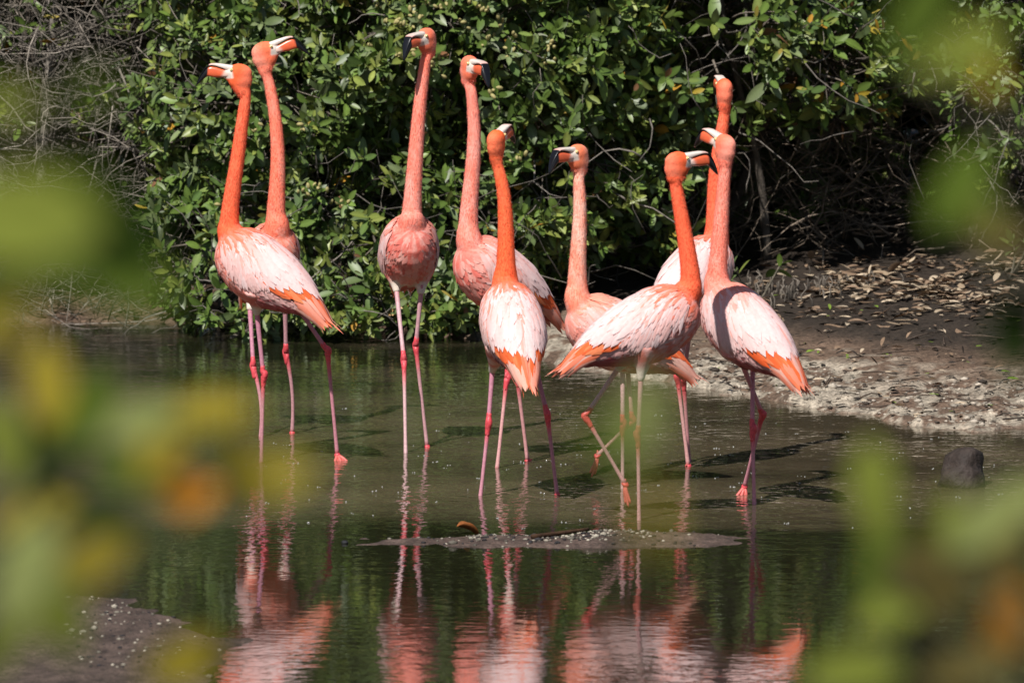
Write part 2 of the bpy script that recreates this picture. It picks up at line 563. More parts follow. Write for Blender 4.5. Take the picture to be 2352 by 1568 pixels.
def flamingo(sp):
    rng = np.random.default_rng(sp['seed'])
    k = sp.get('scale', .92)
    psi, pit = R(sp['yaw']), R(sp['pitch'])
    NECK, NECK2, BREAST, BREAST2 = [np.array(c) for c in sp['cols']]
    Y0 = sp['Y']
    # orientation of the trunk
    f = np.array([math.cos(psi) * math.cos(pit), math.sin(psi) * math.cos(pit), math.sin(pit)])
    l = np.array([-math.sin(psi), math.cos(psi), 0.0])
    roll = R(sp.get('roll', 0))
    u = np.cross(f, l)
    l, u = l * math.cos(roll) + u * math.sin(roll), u * math.cos(roll) - l * math.sin(roll)
    B = np.stack([f, l, u], 1) * k
    nb_local = np.array([.214, 0, .05])
    pos = at(*sp['neck'][0], Y0) - B @ nb_local
    xf = lambda v: np.asarray(v) @ B.T + pos
    inv = lambda v: (np.asarray(v) - pos) @ np.linalg.inv(B).T
    nbY = (pos + B @ nb_local)[1]
    base = np.array([pos[0], pos[1], 0.0])
    root = empty('flamingo', base)
    tag(root, sp['label'], 'flamingo', 'flamingos wading in the shallows')

    # head frame
    hp, hy = R(sp['hpitch']), R(sp['hyaw'])
    hk = k * sp.get('hscale', 1.0) * 1.08
    ha = np.array([math.cos(hy) * math.cos(hp), math.sin(hy) * math.cos(hp), math.sin(hp)])
    hl = np.array([-math.sin(hy), math.cos(hy), 0.0])
    hb = np.cross(ha, hl)
    HM = np.stack([ha, hl, hb], 1) * hk
    hY = nbY + sp.get('hdy', 0)
    skull = at(*sp['head'], hY)
    eye0 = skull - HM @ np.array([-.03, 0, -.012])
    hx = lambda v: np.asarray(v) @ HM.T + eye0
    hinv = lambda v: (np.asarray(v) - eye0) @ np.linalg.inv(HM).T

    # neck path: inside the trunk, through the surveyed points, into the head
    npx = sp['neck']
    m = len(npx)
    neck_pts = [xf([.07, 0, -.05]), xf([.125, 0, -.01])]
    for q, (uu, vv) in enumerate(npx):
        neck_pts.append(at(uu, vv, nbY + (hY - nbY) * q / m))
    entry = hx([-.050, 0, -.062])
    neck_pts += [entry, hx([-.040, 0, -.035])]
    neck_pts = np.array(neck_pts)
    rr = np.concatenate([[.088, .076], np.interp(np.linspace(0, 1, m), [0, .13, .3, .6, 1], [.058, .043, .0365, .030, .0235]), [.0235, .026]]) * k * sp.get('nk', .92)
    path, prad = smooth_path(neck_pts, 72, rr)

    # one continuous trunk-neck-head surface
    bm_ = MB()
    xs = PX
    nph = 28
    V = []
    for x in xs:
        ph = np.arange(nph) * 2 * math.pi / nph
        zc, ht, hbm, hw = prof(x)
        V.append(np.stack([np.full(nph, x), hw * np.sin(ph), zc + np.where(np.cos(ph) > 0, ht, hbm) * np.cos(ph)], 1))
    V = np.concatenate(V)
    mm = len(xs)
    i, j = np.meshgrid(np.arange(mm - 1), np.arange(nph), indexing='ij')
    i, j = i.ravel(), j.ravel()
    Q = np.stack([i * nph + j, (i + 1) * nph + j, (i + 1) * nph + (j + 1) % nph, i * nph + (j + 1) % nph], 1)
    V = np.vstack([V, [xs[0] + .004, 0, 0], [xs[-1] - .004, 0, 0]])
    jj = np.arange(nph)
    T = np.concatenate([np.stack([np.full(nph, mm * nph), jj, (jj + 1) % nph], 1), np.stack([np.full(nph, mm * nph + 1), (mm - 1) * nph + (jj + 1) % nph, (mm - 1) * nph + jj], 1)])
    bm_.add(xf(V), Q, T)
    bm_.add(*tube(path, prad, 16))
    A, L_, U = HM[:, 0], HM[:, 1], HM[:, 2]
    bm_.add(*ellipsoid(hx([-.028, 0, -.010]), [A * .048, L_ * .031, U * .036]))
    bm_.add(*ellipsoid(hx([-.032, 0, -.034]), [A * .046, L_ * .030, U * .041]))
    bm_.add(*ellipsoid(hx([.002, 0, -.010]), [A * .030, L_ * .021, U * .027]))
    bm_.add(*tube([hx([.016, 0, -.020]), hx([-.008, 0, -.036]), hx([-.030, 0, -.056]), hx([-.046, 0, -.082])], np.array([.014, .021, .0255, .023]) * hk, 14))
    bm_.add(*ellipsoid(hx([.000, 0, -.024]), [A * .032, L_ * .018, U * .018]))
    legs = sp['legs']
    tuft = []
    for li, lg in enumerate(legs):
        hip = at(lg['hip'][0], lg['hip'][1], Y0 + lg.get('hy', 0))
        lg['hipP'] = hip
        inner = xf([-.02, (.05 if li == 0 else -.05) * lg.get('sd', 1), -.05])
        tp = smooth_path([inner, LERP(inner, hip, .55), hip + (hip - inner) * .08], 10)
        trd = np.array([.062, .058, .052, .045, .038, .031, .025, .020, .017, .014]) * k
        bm_.add(*tube(tp, trd, 12))
        tuft.append((inner, hip))
    tmp = bm_.mesh('tmp', None)
    to = bpy.data.objects.new('tmp', tmp)
    C.objects.link(to)
    md = to.modifiers.new('r', 'REMESH')
    md.mode = 'VOXEL'
    md.voxel_size = 0.0052
    md.use_smooth_shade = True
    ms = to.modifiers.new('s', 'SMOOTH')
    ms.iterations = 9
    ms.factor = 0.5
    dg = bpy.context.evaluated_depsgraph_get()
    ev = to.evaluated_get(dg)
    me = bpy.data.meshes.new_from_object(ev)
    bpy.data.objects.remove(to)
    bpy.data.meshes.remove(tmp)
    nv = len(me.vertices)
    P = np.empty(nv * 3, np.float32)
    me.vertices.foreach_get('co', P)
    P = P.reshape(-1, 3).astype(float)
    NRM = np.empty(nv * 3, np.float32)
    me.vertices.foreach_get('normal', NRM)
    NRM = NRM.reshape(-1, 3).astype(float)
    # colours of the plumage itself
    dist = np.full(nv, 1e9)
    tpar = np.zeros(nv)
    for q in range(len(path)):
        dd = ((P - path[q]) ** 2).sum(1)
        mk = dd < dist
        dist[mk] = dd[mk]
        tpar[mk] = q / (len(path) - 1)
    loc = inv(P)
    hloc = hinv(P)
    zc, ht, hbm, hw = prof(np.clip(loc[:, 0], -.34, .235))
    phi = np.arctan2(np.abs(loc[:, 1]) / (hw + .01), (loc[:, 2] - zc) / (ht + .01))
    nzj = fbm(loc[:, 0] * 60 + 3, phi * 9 + loc[:, 1] * 50, sp['seed'] + 9, 2)
    above = np.sqrt(((loc[:, 2] - zc) / (ht + .012)) ** 2 + (loc[:, 1] / (hw + .012)) ** 2)
    dn = np.sqrt(dist)
    isneck = sstep(.02, .075, tpar + .6 * (loc[:, 2] - .09)) * sstep(.115, .05, dn) * sstep(.86, 1.3, above + .35 * (nzj - .5))
    isneck = np.clip(np.maximum(isneck, (loc[:, 2] > .17) * 1.0 * (dn < .08)), 0, 1)
    solid = isneck.copy()
    db = np.linalg.norm(loc - (nb_local + np.array([-.01, 0, .03])), axis=1)
    isneck = np.maximum(isneck, sstep(.120, .045, db + .09 * (nzj - .5)) * .9)
    nz1 = fbm(tpar * 16 + rng.random() * 50, (P[:, 0] + P[:, 1]) * 45 + 7, sp['seed'], 4)
    nz2 = fbm(loc[:, 0] * 38 + 9, phi * 5 + np.sign(loc[:, 1]) * 13, sp['seed'] + 5, 3)
    cb = LERP(BREAST, BREAST2, sstep(.35, .68, nz2)[:, None])
    mant = LERP(PINK, WHITE, sstep(.3, .6, nz2)[:, None])
    mw = sstep(1.9, 1.5, phi) * sstep(.19, .09, loc[:, 0])
    cb = LERP(cb, mant, mw[:, None])
    cb = LERP(cb, np.array([.85, .28, .17]), sstep(-.17, -.23, loc[:, 0])[:, None])
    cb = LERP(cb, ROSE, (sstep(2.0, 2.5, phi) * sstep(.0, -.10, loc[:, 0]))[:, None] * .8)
    pale = sp.get('pale', (0.35, .75))
    cn = LERP(NECK, NECK2, ((.35 + .65 * sstep(.25, .75, nz1)) * np.interp(tpar, [0, .25, .5, .8, 1], sp.get('pal', [.4, .5, .5, .6, .3])))[:, None])
    cc = LERP(cb, cn, isneck[:, None])
    nh = (hloc[:, 0] > -.085) & (hloc[:, 2] > -.06) & (np.linalg.norm(hloc, axis=1) < .11)
    ch = LERP(NECK * np.array([1, .92, .8]), NECK2, sstep(-.02, -.07, hloc[:, 0] + hloc[:, 2] * .3)[:, None] * .55)
    cc = np.where(nh[:, None], ch, cc)
    face = sstep(-.006, .001, hloc[:, 0] - .25 * hloc[:, 2]) * sstep(-.034, -.026, hloc[:, 2] + .15 * hloc[:, 0]) * nh
    cc = LERP(cc, np.array([.74, .64, .56]), face[:, None])
    for inner, hip in tuft:
        dd = np.linalg.norm(P - hip, axis=1)
        cc = LERP(cc, TAN, sstep(.075 * k, .03 * k, dd)[:, None])
    cola = me.color_attributes.new('Col', 'FLOAT_COLOR', 'POINT')
    cola.data.foreach_set('color', np.concatenate([cc, np.ones((nv, 1))], 1).astype(np.float32).ravel())
    P2 = (P - base).astype(np.float32)
    me.vertices.foreach_set('co', P2.ravel())
    me.materials.clear()
    me.materials.append(M_BODY)
    me.polygons.foreach_set('use_smooth', np.ones(len(me.polygons), bool))
    me.update()
    body = bpy.data.objects.new('body', me)
    C.objects.link(body)
    body.parent = root

    # short hair-like down over neck and head
    fz = MB()
    cand = np.where(((isneck > .55) & ~nh) | (nh & (hloc[:, 0] < -.02)))[0]
    if len(cand):
        pick = rng.choice(cand, min(8000, len(cand) * 4))
        tang = np.gradient(path, axis=0)
        tang /= np.linalg.norm(tang, axis=1)[:, None]
        tt = -tang[np.clip((tpar[pick] * (len(path) - 1)).astype(int), 0, len(path) - 1)]
        nn = NRM[pick]
        pp = P[pick] + rng.normal(0, .0012, (len(pick), 3)) + nn * .0008
        Lh = rng.uniform(.005, .0085, len(pick))[:, None] * np.where(nh[pick], .45, 1)[:, None]
        dd = tt + nn * np.where(rng.random(len(pick)) < .14, rng.uniform(.25, .6, len(pick)), rng.uniform(.0, .07, len(pick)))[:, None] + rng.normal(0, .12, (len(pick), 3))
        dd /= np.linalg.norm(dd, axis=1)[:, None]
        side = np.cross(nn, dd)
        side /= np.linalg.norm(side, axis=1)[:, None] + 1e-9
        wd = Lh * .11
        a_, b_, c_ = pp - side * wd, pp + side * wd, pp + dd * Lh + nn * .001
        V = np.stack([a_, b_, c_], 1).reshape(-1, 3)
        cl = np.repeat(np.minimum(cc[pick] * rng.uniform(1.0, 1.08, (len(pick), 1)) + np.array([.02, .05, .035]), .96), 3, 0)
        tipc = np.minimum(cc[pick] * 1.06 + np.array([.02, .06, .045]), .96)
        cl[2::3] = tipc
        fz.add(V, None, np.arange(len(V)).reshape(-1, 3), col=cl)
        o = fz.build('neck_down', M_DOWN, root, base)
        o['kind'] = 'stuff'

    # small contour feathers on breast, flanks and belly
    br = MB()
    for _ in range(1150):
        x0 = rng.uniform(-.22, .225)
        ph = math.acos(rng.uniform(-1, .9))
        sd = 1 if rng.random() < .5 else -1
        if x0 < .12 and ph < 1.45: continue
        if rng.random() < .0: continue
        n_ = vnoise(np.array(x0 * 30.), np.array(ph * 5 + sd * 9), sp['seed'])
        ca = LERP(BREAST, BREAST2, float(np.clip(n_ * 1.5 - .25 + rng.normal(0, .38), 0, 1)))
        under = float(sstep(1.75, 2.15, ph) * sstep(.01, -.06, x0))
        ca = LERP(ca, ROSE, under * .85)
        dl = np.linalg.norm(S(x0, ph, sd) - (nb_local + np.array([-.01, 0, .03]))) + rng.normal(0, .018)
        ca = LERP(ca, LERP(NECK, NECK2, sp.get('pal', [.4])[0]), float(sstep(.125, .05, dl)) * .9)
        if 1.4 < ph < 2.2 and x0 < .12: ca = LERP(ca, WHITE * .93, .45)
        L = rng.uniform(.028, .05) * (1.35 if x0 < .08 else 1)
        feather_on_body(br, xf, x0, ph, sd, L, L * rng.uniform(.45, .62), rng.uniform(-.25, .5) if ph < 2 else rng.uniform(-.6, .2), ca * .95, np.minimum(ca * 1.06 + .02, .88),
                        -.0005, rng.uniform(.002, .0055), 3, .4)
    o = br.build('breast_plumage', M_FEATHER, root, base)
    o['kind'] = 'stuff'

    # wings
    ob = rng.uniform(-.012, .022)
    for sd in (1, -1):
        wg = MB()
        n_ = 0
        # broad inner sheet that carries the coverts
        gxw = np.linspace(.15, -.24, 15)
        for row in range(900):
            x0 = rng.uniform(-.15, .188)
            top = 1.66 - 1.1 * max(0, -x0 - .01) - 3.0 * max(0, x0 - .14)
            ph = rng.uniform(.0, top)
            fr = float(np.clip((x0 + .15) / .33, 0, 1))
            L = LERP(.125, .06, fr) * rng.uniform(.8, 1.2)
            lim = x0 + .050 + ob + .125 * (1.5 - ph) + .040 * rng.random()
            if lim < .03: continue
            L = min(L, lim)
            w = L * rng.uniform(.13, .22) + .003
            q = LERP(.08, .62, float(np.clip(ph / 1.4, 0, 1))) + rng.normal(0, .09)
            nn = float(vnoise(np.array(x0 * 14.), np.array(ph * 7 + sd * 17.), sp['seed'] + 3))
            ca = LERP(PINK, WHITE, float(np.clip(nn * 1.3 + .1 + rng.normal(0, .28), 0, 1)))
            dl = np.linalg.norm(S(x0, ph, sd) - (nb_local + np.array([-.01, 0, .03]))) + rng.normal(0, .02)
            lead = float(sstep(.12, .05, dl))
            ca = LERP(ca, LERP(NECK, NECK2, .3), lead * .92)
            cb_ = LERP(ca, WHITE, .5 * (1 - lead))
            if rng.random() < .10 * (1 + 1.6 * fr) and ph < 1.2: ca, cb_ = LERP(ca, NECK, .5), LERP(ca, NECK2, .5)
            if ph > 1.2 and rng.random() < .6: ca, cb_ = LERP(ca, BREAST2, .6), LERP(cb_, BREAST2, .4)
            feather_on_body(wg, xf, x0, ph, sd, L, w, q, ca, np.minimum(cb_, .88), .0045 + .004 * rng.random(), rng.uniform(.001, .0045) * (1 if ph < 1.1 else .5), 4, .45)
        # long pale scapulars with rounded ends hanging over the orange patch
        for c_ in range(34):
            x0 = rng.uniform(-.12, .05)
            ph = rng.uniform(.05, 1.15)
            L = min(rng.uniform(.10, .14) * 1.1, x0 + .09 + ob + .125 * (1.5 - ph) + .025 * rng.random())
            if L < .04: continue
            feather_on_body(wg, xf, x0, ph, sd, L, rng.uniform(.018, .027), rng.uniform(.25, .5) * min(1, .3 + ph), LERP(PINK, WHITE, rng.uniform(.3, .8)), np.minimum(WHITE * 1.03, .88), .010, rng.uniform(.003, .006), 5, .72)
        wing = wg.build('wing', M_FEATHER, root, base)
        for c_ in range(15):
            t = c_ / 14
            one = MB()
            ph = LERP(1.52, .45, t) + rng.normal(0, .03)
            x0 = -.028 - ob - .115 * (1.5 - ph) + rng.normal(0, .008)
            oc = FIRE * rng.uniform(.88, 1.04) + np.array([0, .05, .03]) * rng.random() * (.7 if rng.random() < .7 else 3)
            feather_on_body(one, xf, x0, ph, sd, rng.uniform(.135, .185), rng.uniform(.026, .036), rng.uniform(.0, .16), oc, np.minimum(oc * 1.02 + .01, .93), .0075, .003, 5, .7)
            one.build('covert_feather', M_FEATHER, wing, base)
        for c_ in range(4):
            one = MB()
            feather_on_body(one, xf, LERP(.00, -.09, c_ / 3), 1.64 - .05 * c_, sd, .115, .022, .0, BLACK, BLACK * 1.3, .0035, .002, 4, .7)
            one.build('flight_feather', M_FEATHER, wing, base)

    # tail and long tertials
    nt_ = 19
    for c_ in range(nt_):
        one = MB()
        t = (c_ / (nt_ - 1)) * 2 - 1
        sd = 1 if t >= 0 else -1
        x0 = -.185 - .03 * rng.random()
        L = (.19 - .04 * abs(t)) * rng.uniform(.72, 1.12)
        oc = LERP(FIRE, np.array([.84, .52, .43]), float(np.clip(.15 + rng.random() * 1.1, 0, 1)))
        feather_on_body(one, xf, x0, abs(t) * 1.9 + .1, sd, L, rng.uniform(.014, .024), rng.uniform(-.04, .08), oc, np.minimum(LERP(oc, FIRE, .35) * 1.02, .88), .006, .008 + .014 * rng.random(), 6, .3, down=.02)
        one.build('tail_feather', M_FEATHER, root, base)

    # bill
    A_ = np.array([-.004, .012, .035, .058, .075, .086, .097, .108, .118, .1275])
    TOP = np.array([.018, .0190, .0210, .0222, .0205, .0165, .0050, -.0110, -.0310, -.0570])
    SEAM = np.array([-.006, -.003, .0035, .0102, .0118, .0090, -.0010, -.0180, -.0380, -.0600])
    BOT = np.array([-.026, -.0275, -.0290, -.0305, -.0290, -.0275, -.0345, -.0460, -.0565, -.0640])
    WID = np.array([.0185, .018, .0172, .0170, .0165, .0158, .0148, .0120, .0085, .0028])
    nb = 14
    ang = np.arange(nb) * 2 * math.pi / nb

    def mand(lo, hi, wid, a0, colf):
        mb = MB()
        rings = []
        sel = [q for q in range(len(A_)) if A_[q] >= a0]
        aa = np.linspace(a0, A_[-1], 26)
        fin = lambda F: np.interp(aa, A_, F)
        lo_, hi_, w_ = fin(lo), fin(hi), fin(wid)
        for q in range(len(aa)):
            c = np.cos(ang)
            s = np.sin(ang)
            rings.append(np.stack([np.full(nb, aa[q]), w_[q] * np.sign(s) * np.abs(s) ** .55, (hi_[q] + lo_[q]) / 2 + (hi_[q] - lo_[q]) / 2 * np.sign(c) * np.abs(c) ** .65], 1))
        V = np.concatenate(rings)
        i, j = np.meshgrid(np.arange(len(aa) - 1), np.arange(nb), indexing='ij')
        i, j = i.ravel(), j.ravel()
        Q = np.stack([i * nb + j, i * nb + (j + 1) % nb, (i + 1) * nb + (j + 1) % nb, (i + 1) * nb + j], 1)
        V2 = np.vstack([V, V[:nb].mean(0), V[-nb:].mean(0)])
        jj = np.arange(nb)
        T = np.concatenate([np.stack([np.full(nb, len(V)), (jj + 1) % nb, jj], 1), np.stack([np.full(nb, len(V) + 1), len(V) - nb + jj, len(V) - nb + (jj + 1) % nb], 1)])
        mb.add(hx(V2), Q, T, col=colf(V2))
        return mb

    def col_up(V):
        cw = LERP(np.array([.74, .64, .57]), np.array([.78, .46, .40]), sstep(.045, .08, V[:, 0])[:, None])
        seam = np.interp(V[:, 0], A_, SEAM)
        edge = sstep(.0040, .0020, V[:, 2] - seam) * sstep(.022, .034, V[:, 0])
        blk = np.maximum(sstep(.082, .086, V[:, 0] + .25 * (V[:, 2] - .01)), edge)
        return LERP(cw, BLACK, blk[:, None])

    def col_lo(V):
        co = LERP(np.array([.78, .55, .47]), sp.get('bill', np.array([.76, .13, .05])), sstep(.022, .040, V[:, 0] + .5 * V[:, 2] + .008)[:, None])
        blk = sstep(.083, .088, V[:, 0] + .10 * V[:, 2])
        return LERP(co, BLACK, blk[:, None])

    bill = mand(SEAM - .0005, TOP, WID * .98, -.004, col_up).build('bill', M_BILL, root, base)
    mand(BOT, SEAM - .0012, WID, .010, col_lo).build('lower_mandible', M_BILL, bill, base)
    for sd in (1, -1):
        e = MB()
        e.add(*ellipsoid(hx([-.001, sd * .0232, .0015]), [A * .0066, L_ * .0055, U * .0066], 12, 8), col=(.72, .55, .26))
        eo = e.build('eye', M_EYE, root, base)
        e = MB()
        e.add(*ellipsoid(hx([.000, sd * .0273, .0015]), [A * .0019, L_ * .0018, U * .0019], 8, 6), col=(.01, .008, .006))
        e.build('pupil', M_EYE, eo, base)

    # legs
    for li, lg in enumerate(legs):
        hip = lg['hipP']
        if 'foot' in lg:
            ft = gnd(*lg['foot'])
            ft[2] = lg.get('fz', 0.012) - .004
            fY = ft[1]
        else:
            fY = Y0 + lg.get('hy', 0)
            ft = at(*lg['toe'], fY)
        an = at(lg['ankle'][0], lg['ankle'][1], LERP(hip[1], fY, .5) + lg.get('ay', 0))
        lav = np.array(lg.get('col', [.62, .30, .34]))
        redk = np.array(lg.get('red', [.70, .075, .095]))
        ta = np.linspace(0, 1, 14)
        up = MB()
        d1 = unit(an - hip)
        pth = np.array([LERP(hip - d1 * .03, an, t) for t in ta])
        rad = np.interp(ta, [0, .1, .6, .9, 1], [.0085, .0105, .0085, .0092, .0115]) * k
        v, q, t3 = tube(pth, rad, 10)
        cu = LERP(lav, redk, np.concatenate([np.repeat(np.maximum(sstep(.80, .97, ta), lg.get('toptint', .25) * sstep(.35, .05, ta)), 10), [0, 1]])[:, None])
        up.add(v, q, t3, col=cu)
        leg = up.build('leg', M_LEG, root, base)
        jn = MB()
        d2 = unit(ft - an)
        kp = np.array([an - d1 * .040 * k, an - d1 * .020 * k, an - d1 * .006 * k, an + d2 * .010 * k, an + d2 * .026 * k, an + d2 * .048 * k])
        back = -unit(np.array([math.cos(psi), math.sin(psi), 0]))
        kp[2] += back * .006
        kp[3] += back * .002
        kpp, kr = smooth_path(kp, 14, np.array([.0092, .0112, .0142, .0132, .0108, .0086]) * k)
        jv, jq, jt = tube(kpp, kr, 12)
        jv = jv + back * (rng.random((len(jv), 1)) - .5) * .004
        jn.add(jv, jq, jt, col=redk * rng.uniform(.82, 1.12, (len(jv), 1)))
        jn.build('ankle_joint', M_LEG, leg, base)
        lo = MB()
        ta = np.linspace(0, 1, 16)
        bow = np.cross(d2, [0, 1, 0]) * lg.get('bow', .0)
        pth = np.array([LERP(an, ft, t) + bow * math.sin(math.pi * t) for t in ta])
        rad = np.interp(ta, [0, .12, .3, .75, .95, 1], [.0105, .0090, .0074, .0070, .0085, .0100]) * k
        v, q, t3 = tube(pth, rad, 10)
        low = lav * .92 + np.array([.06, .03, .02])
        cl = LERP(low, redk, np.concatenate([np.repeat(np.maximum(sstep(.34, .08, ta) * .9, sstep(.93, 1.0, ta) * .7), 10), [1, .6]])[:, None])
        lo.add(v, q, t3, col=cl)
        lo.build('lower_leg', M_LEG, leg, base)
        # webbed foot: knuckle, three toes, hind toe, webs
        fo = MB()
        fc = LERP(redk, np.array([.66, .20, .15]), .55)
        fdir = unit(np.array(lg.get('fdir', [math.cos(psi), math.sin(psi), -.75])))
        sidev = unit(np.cross(fdir, d2)) if np.linalg.norm(np.cross(fdir, d2)) > .2 else l
        if 'side' in lg: sidev = unit(np.array(lg['side'], float))
        spread = lg.get('spread', .55)
        fo.add(*ellipsoid(ft, [d2 * .014 * k, sidev * .013 * k, unit(np.cross(d2, sidev)) * .014 * k], 10, 8), col=redk)
        tips = []
        for a_, ln in ((-spread, .070), (0, .082), (spread, .070)):
            dv = unit(fdir * math.cos(a_) + sidev * math.sin(a_))
            upv = np.cross(sidev, fdir)
            pts = smooth_path([ft, ft + dv * ln * .35 * k - upv * .004, ft + dv * ln * .7 * k, ft + dv * ln * k + d2 * .004], 8)
            fo.add(*tube(pts, np.array([.0078, .0072, .0066, .0062, .0058, .0054, .0048, .0026]) * k, 7), col=fc)
            tips.append(pts)
        fo.add(*tube([ft - fdir * .004, ft - fdir * .018 * k + d2 * .004, ft - fdir * .028 * k + d2 * .008], np.array([.005, .004, .002]) * k, 6), col=fc)
        for a_, b2 in ((0, 1), (1, 2)):
            pa, pb = tips[a_][1:7], tips[b2][1:7]
            nrm = unit(np.cross(pa[-1] - ft, pb[-1] - ft)) * .0016
            V = np.concatenate([pa + nrm, pb + nrm, pa - nrm, pb - nrm])
            n6 = 6
            Q = []
            for q in range(5):
                Q += [[q, q + 1, n6 + q + 1, n6 + q], [2 * n6 + q, 3 * n6 + q, 3 * n6 + q + 1, 2 * n6 + q + 1]]
            Q += [[5, 17, 23, 11], [0, 6, 18, 12]]
            fo.add(V, Q, col=fc * .85)
        fo.build('foot', M_LEG, leg, base)
    return root


# plumage tones: neck, neck pale, breast, breast pale
ORANGE = [(.92, .155, .062), (.90, .28, .18), (.82, .24, .18), (.88, .46, .41)]
CORAL = [(.92, .20, .11), (.90, .42, .33), (.80, .20, .14), (.88, .42, .34)]
SALMON = [(.91, .22, .14), (.90, .43, .36), (.80, .18, .14), (.88, .40, .34)]
PALE = [(.92, .25, .14), (.90, .54, .44), (.84, .30, .24), (.90, .52, .47)]
MAUVE = [.56, .24, .32]

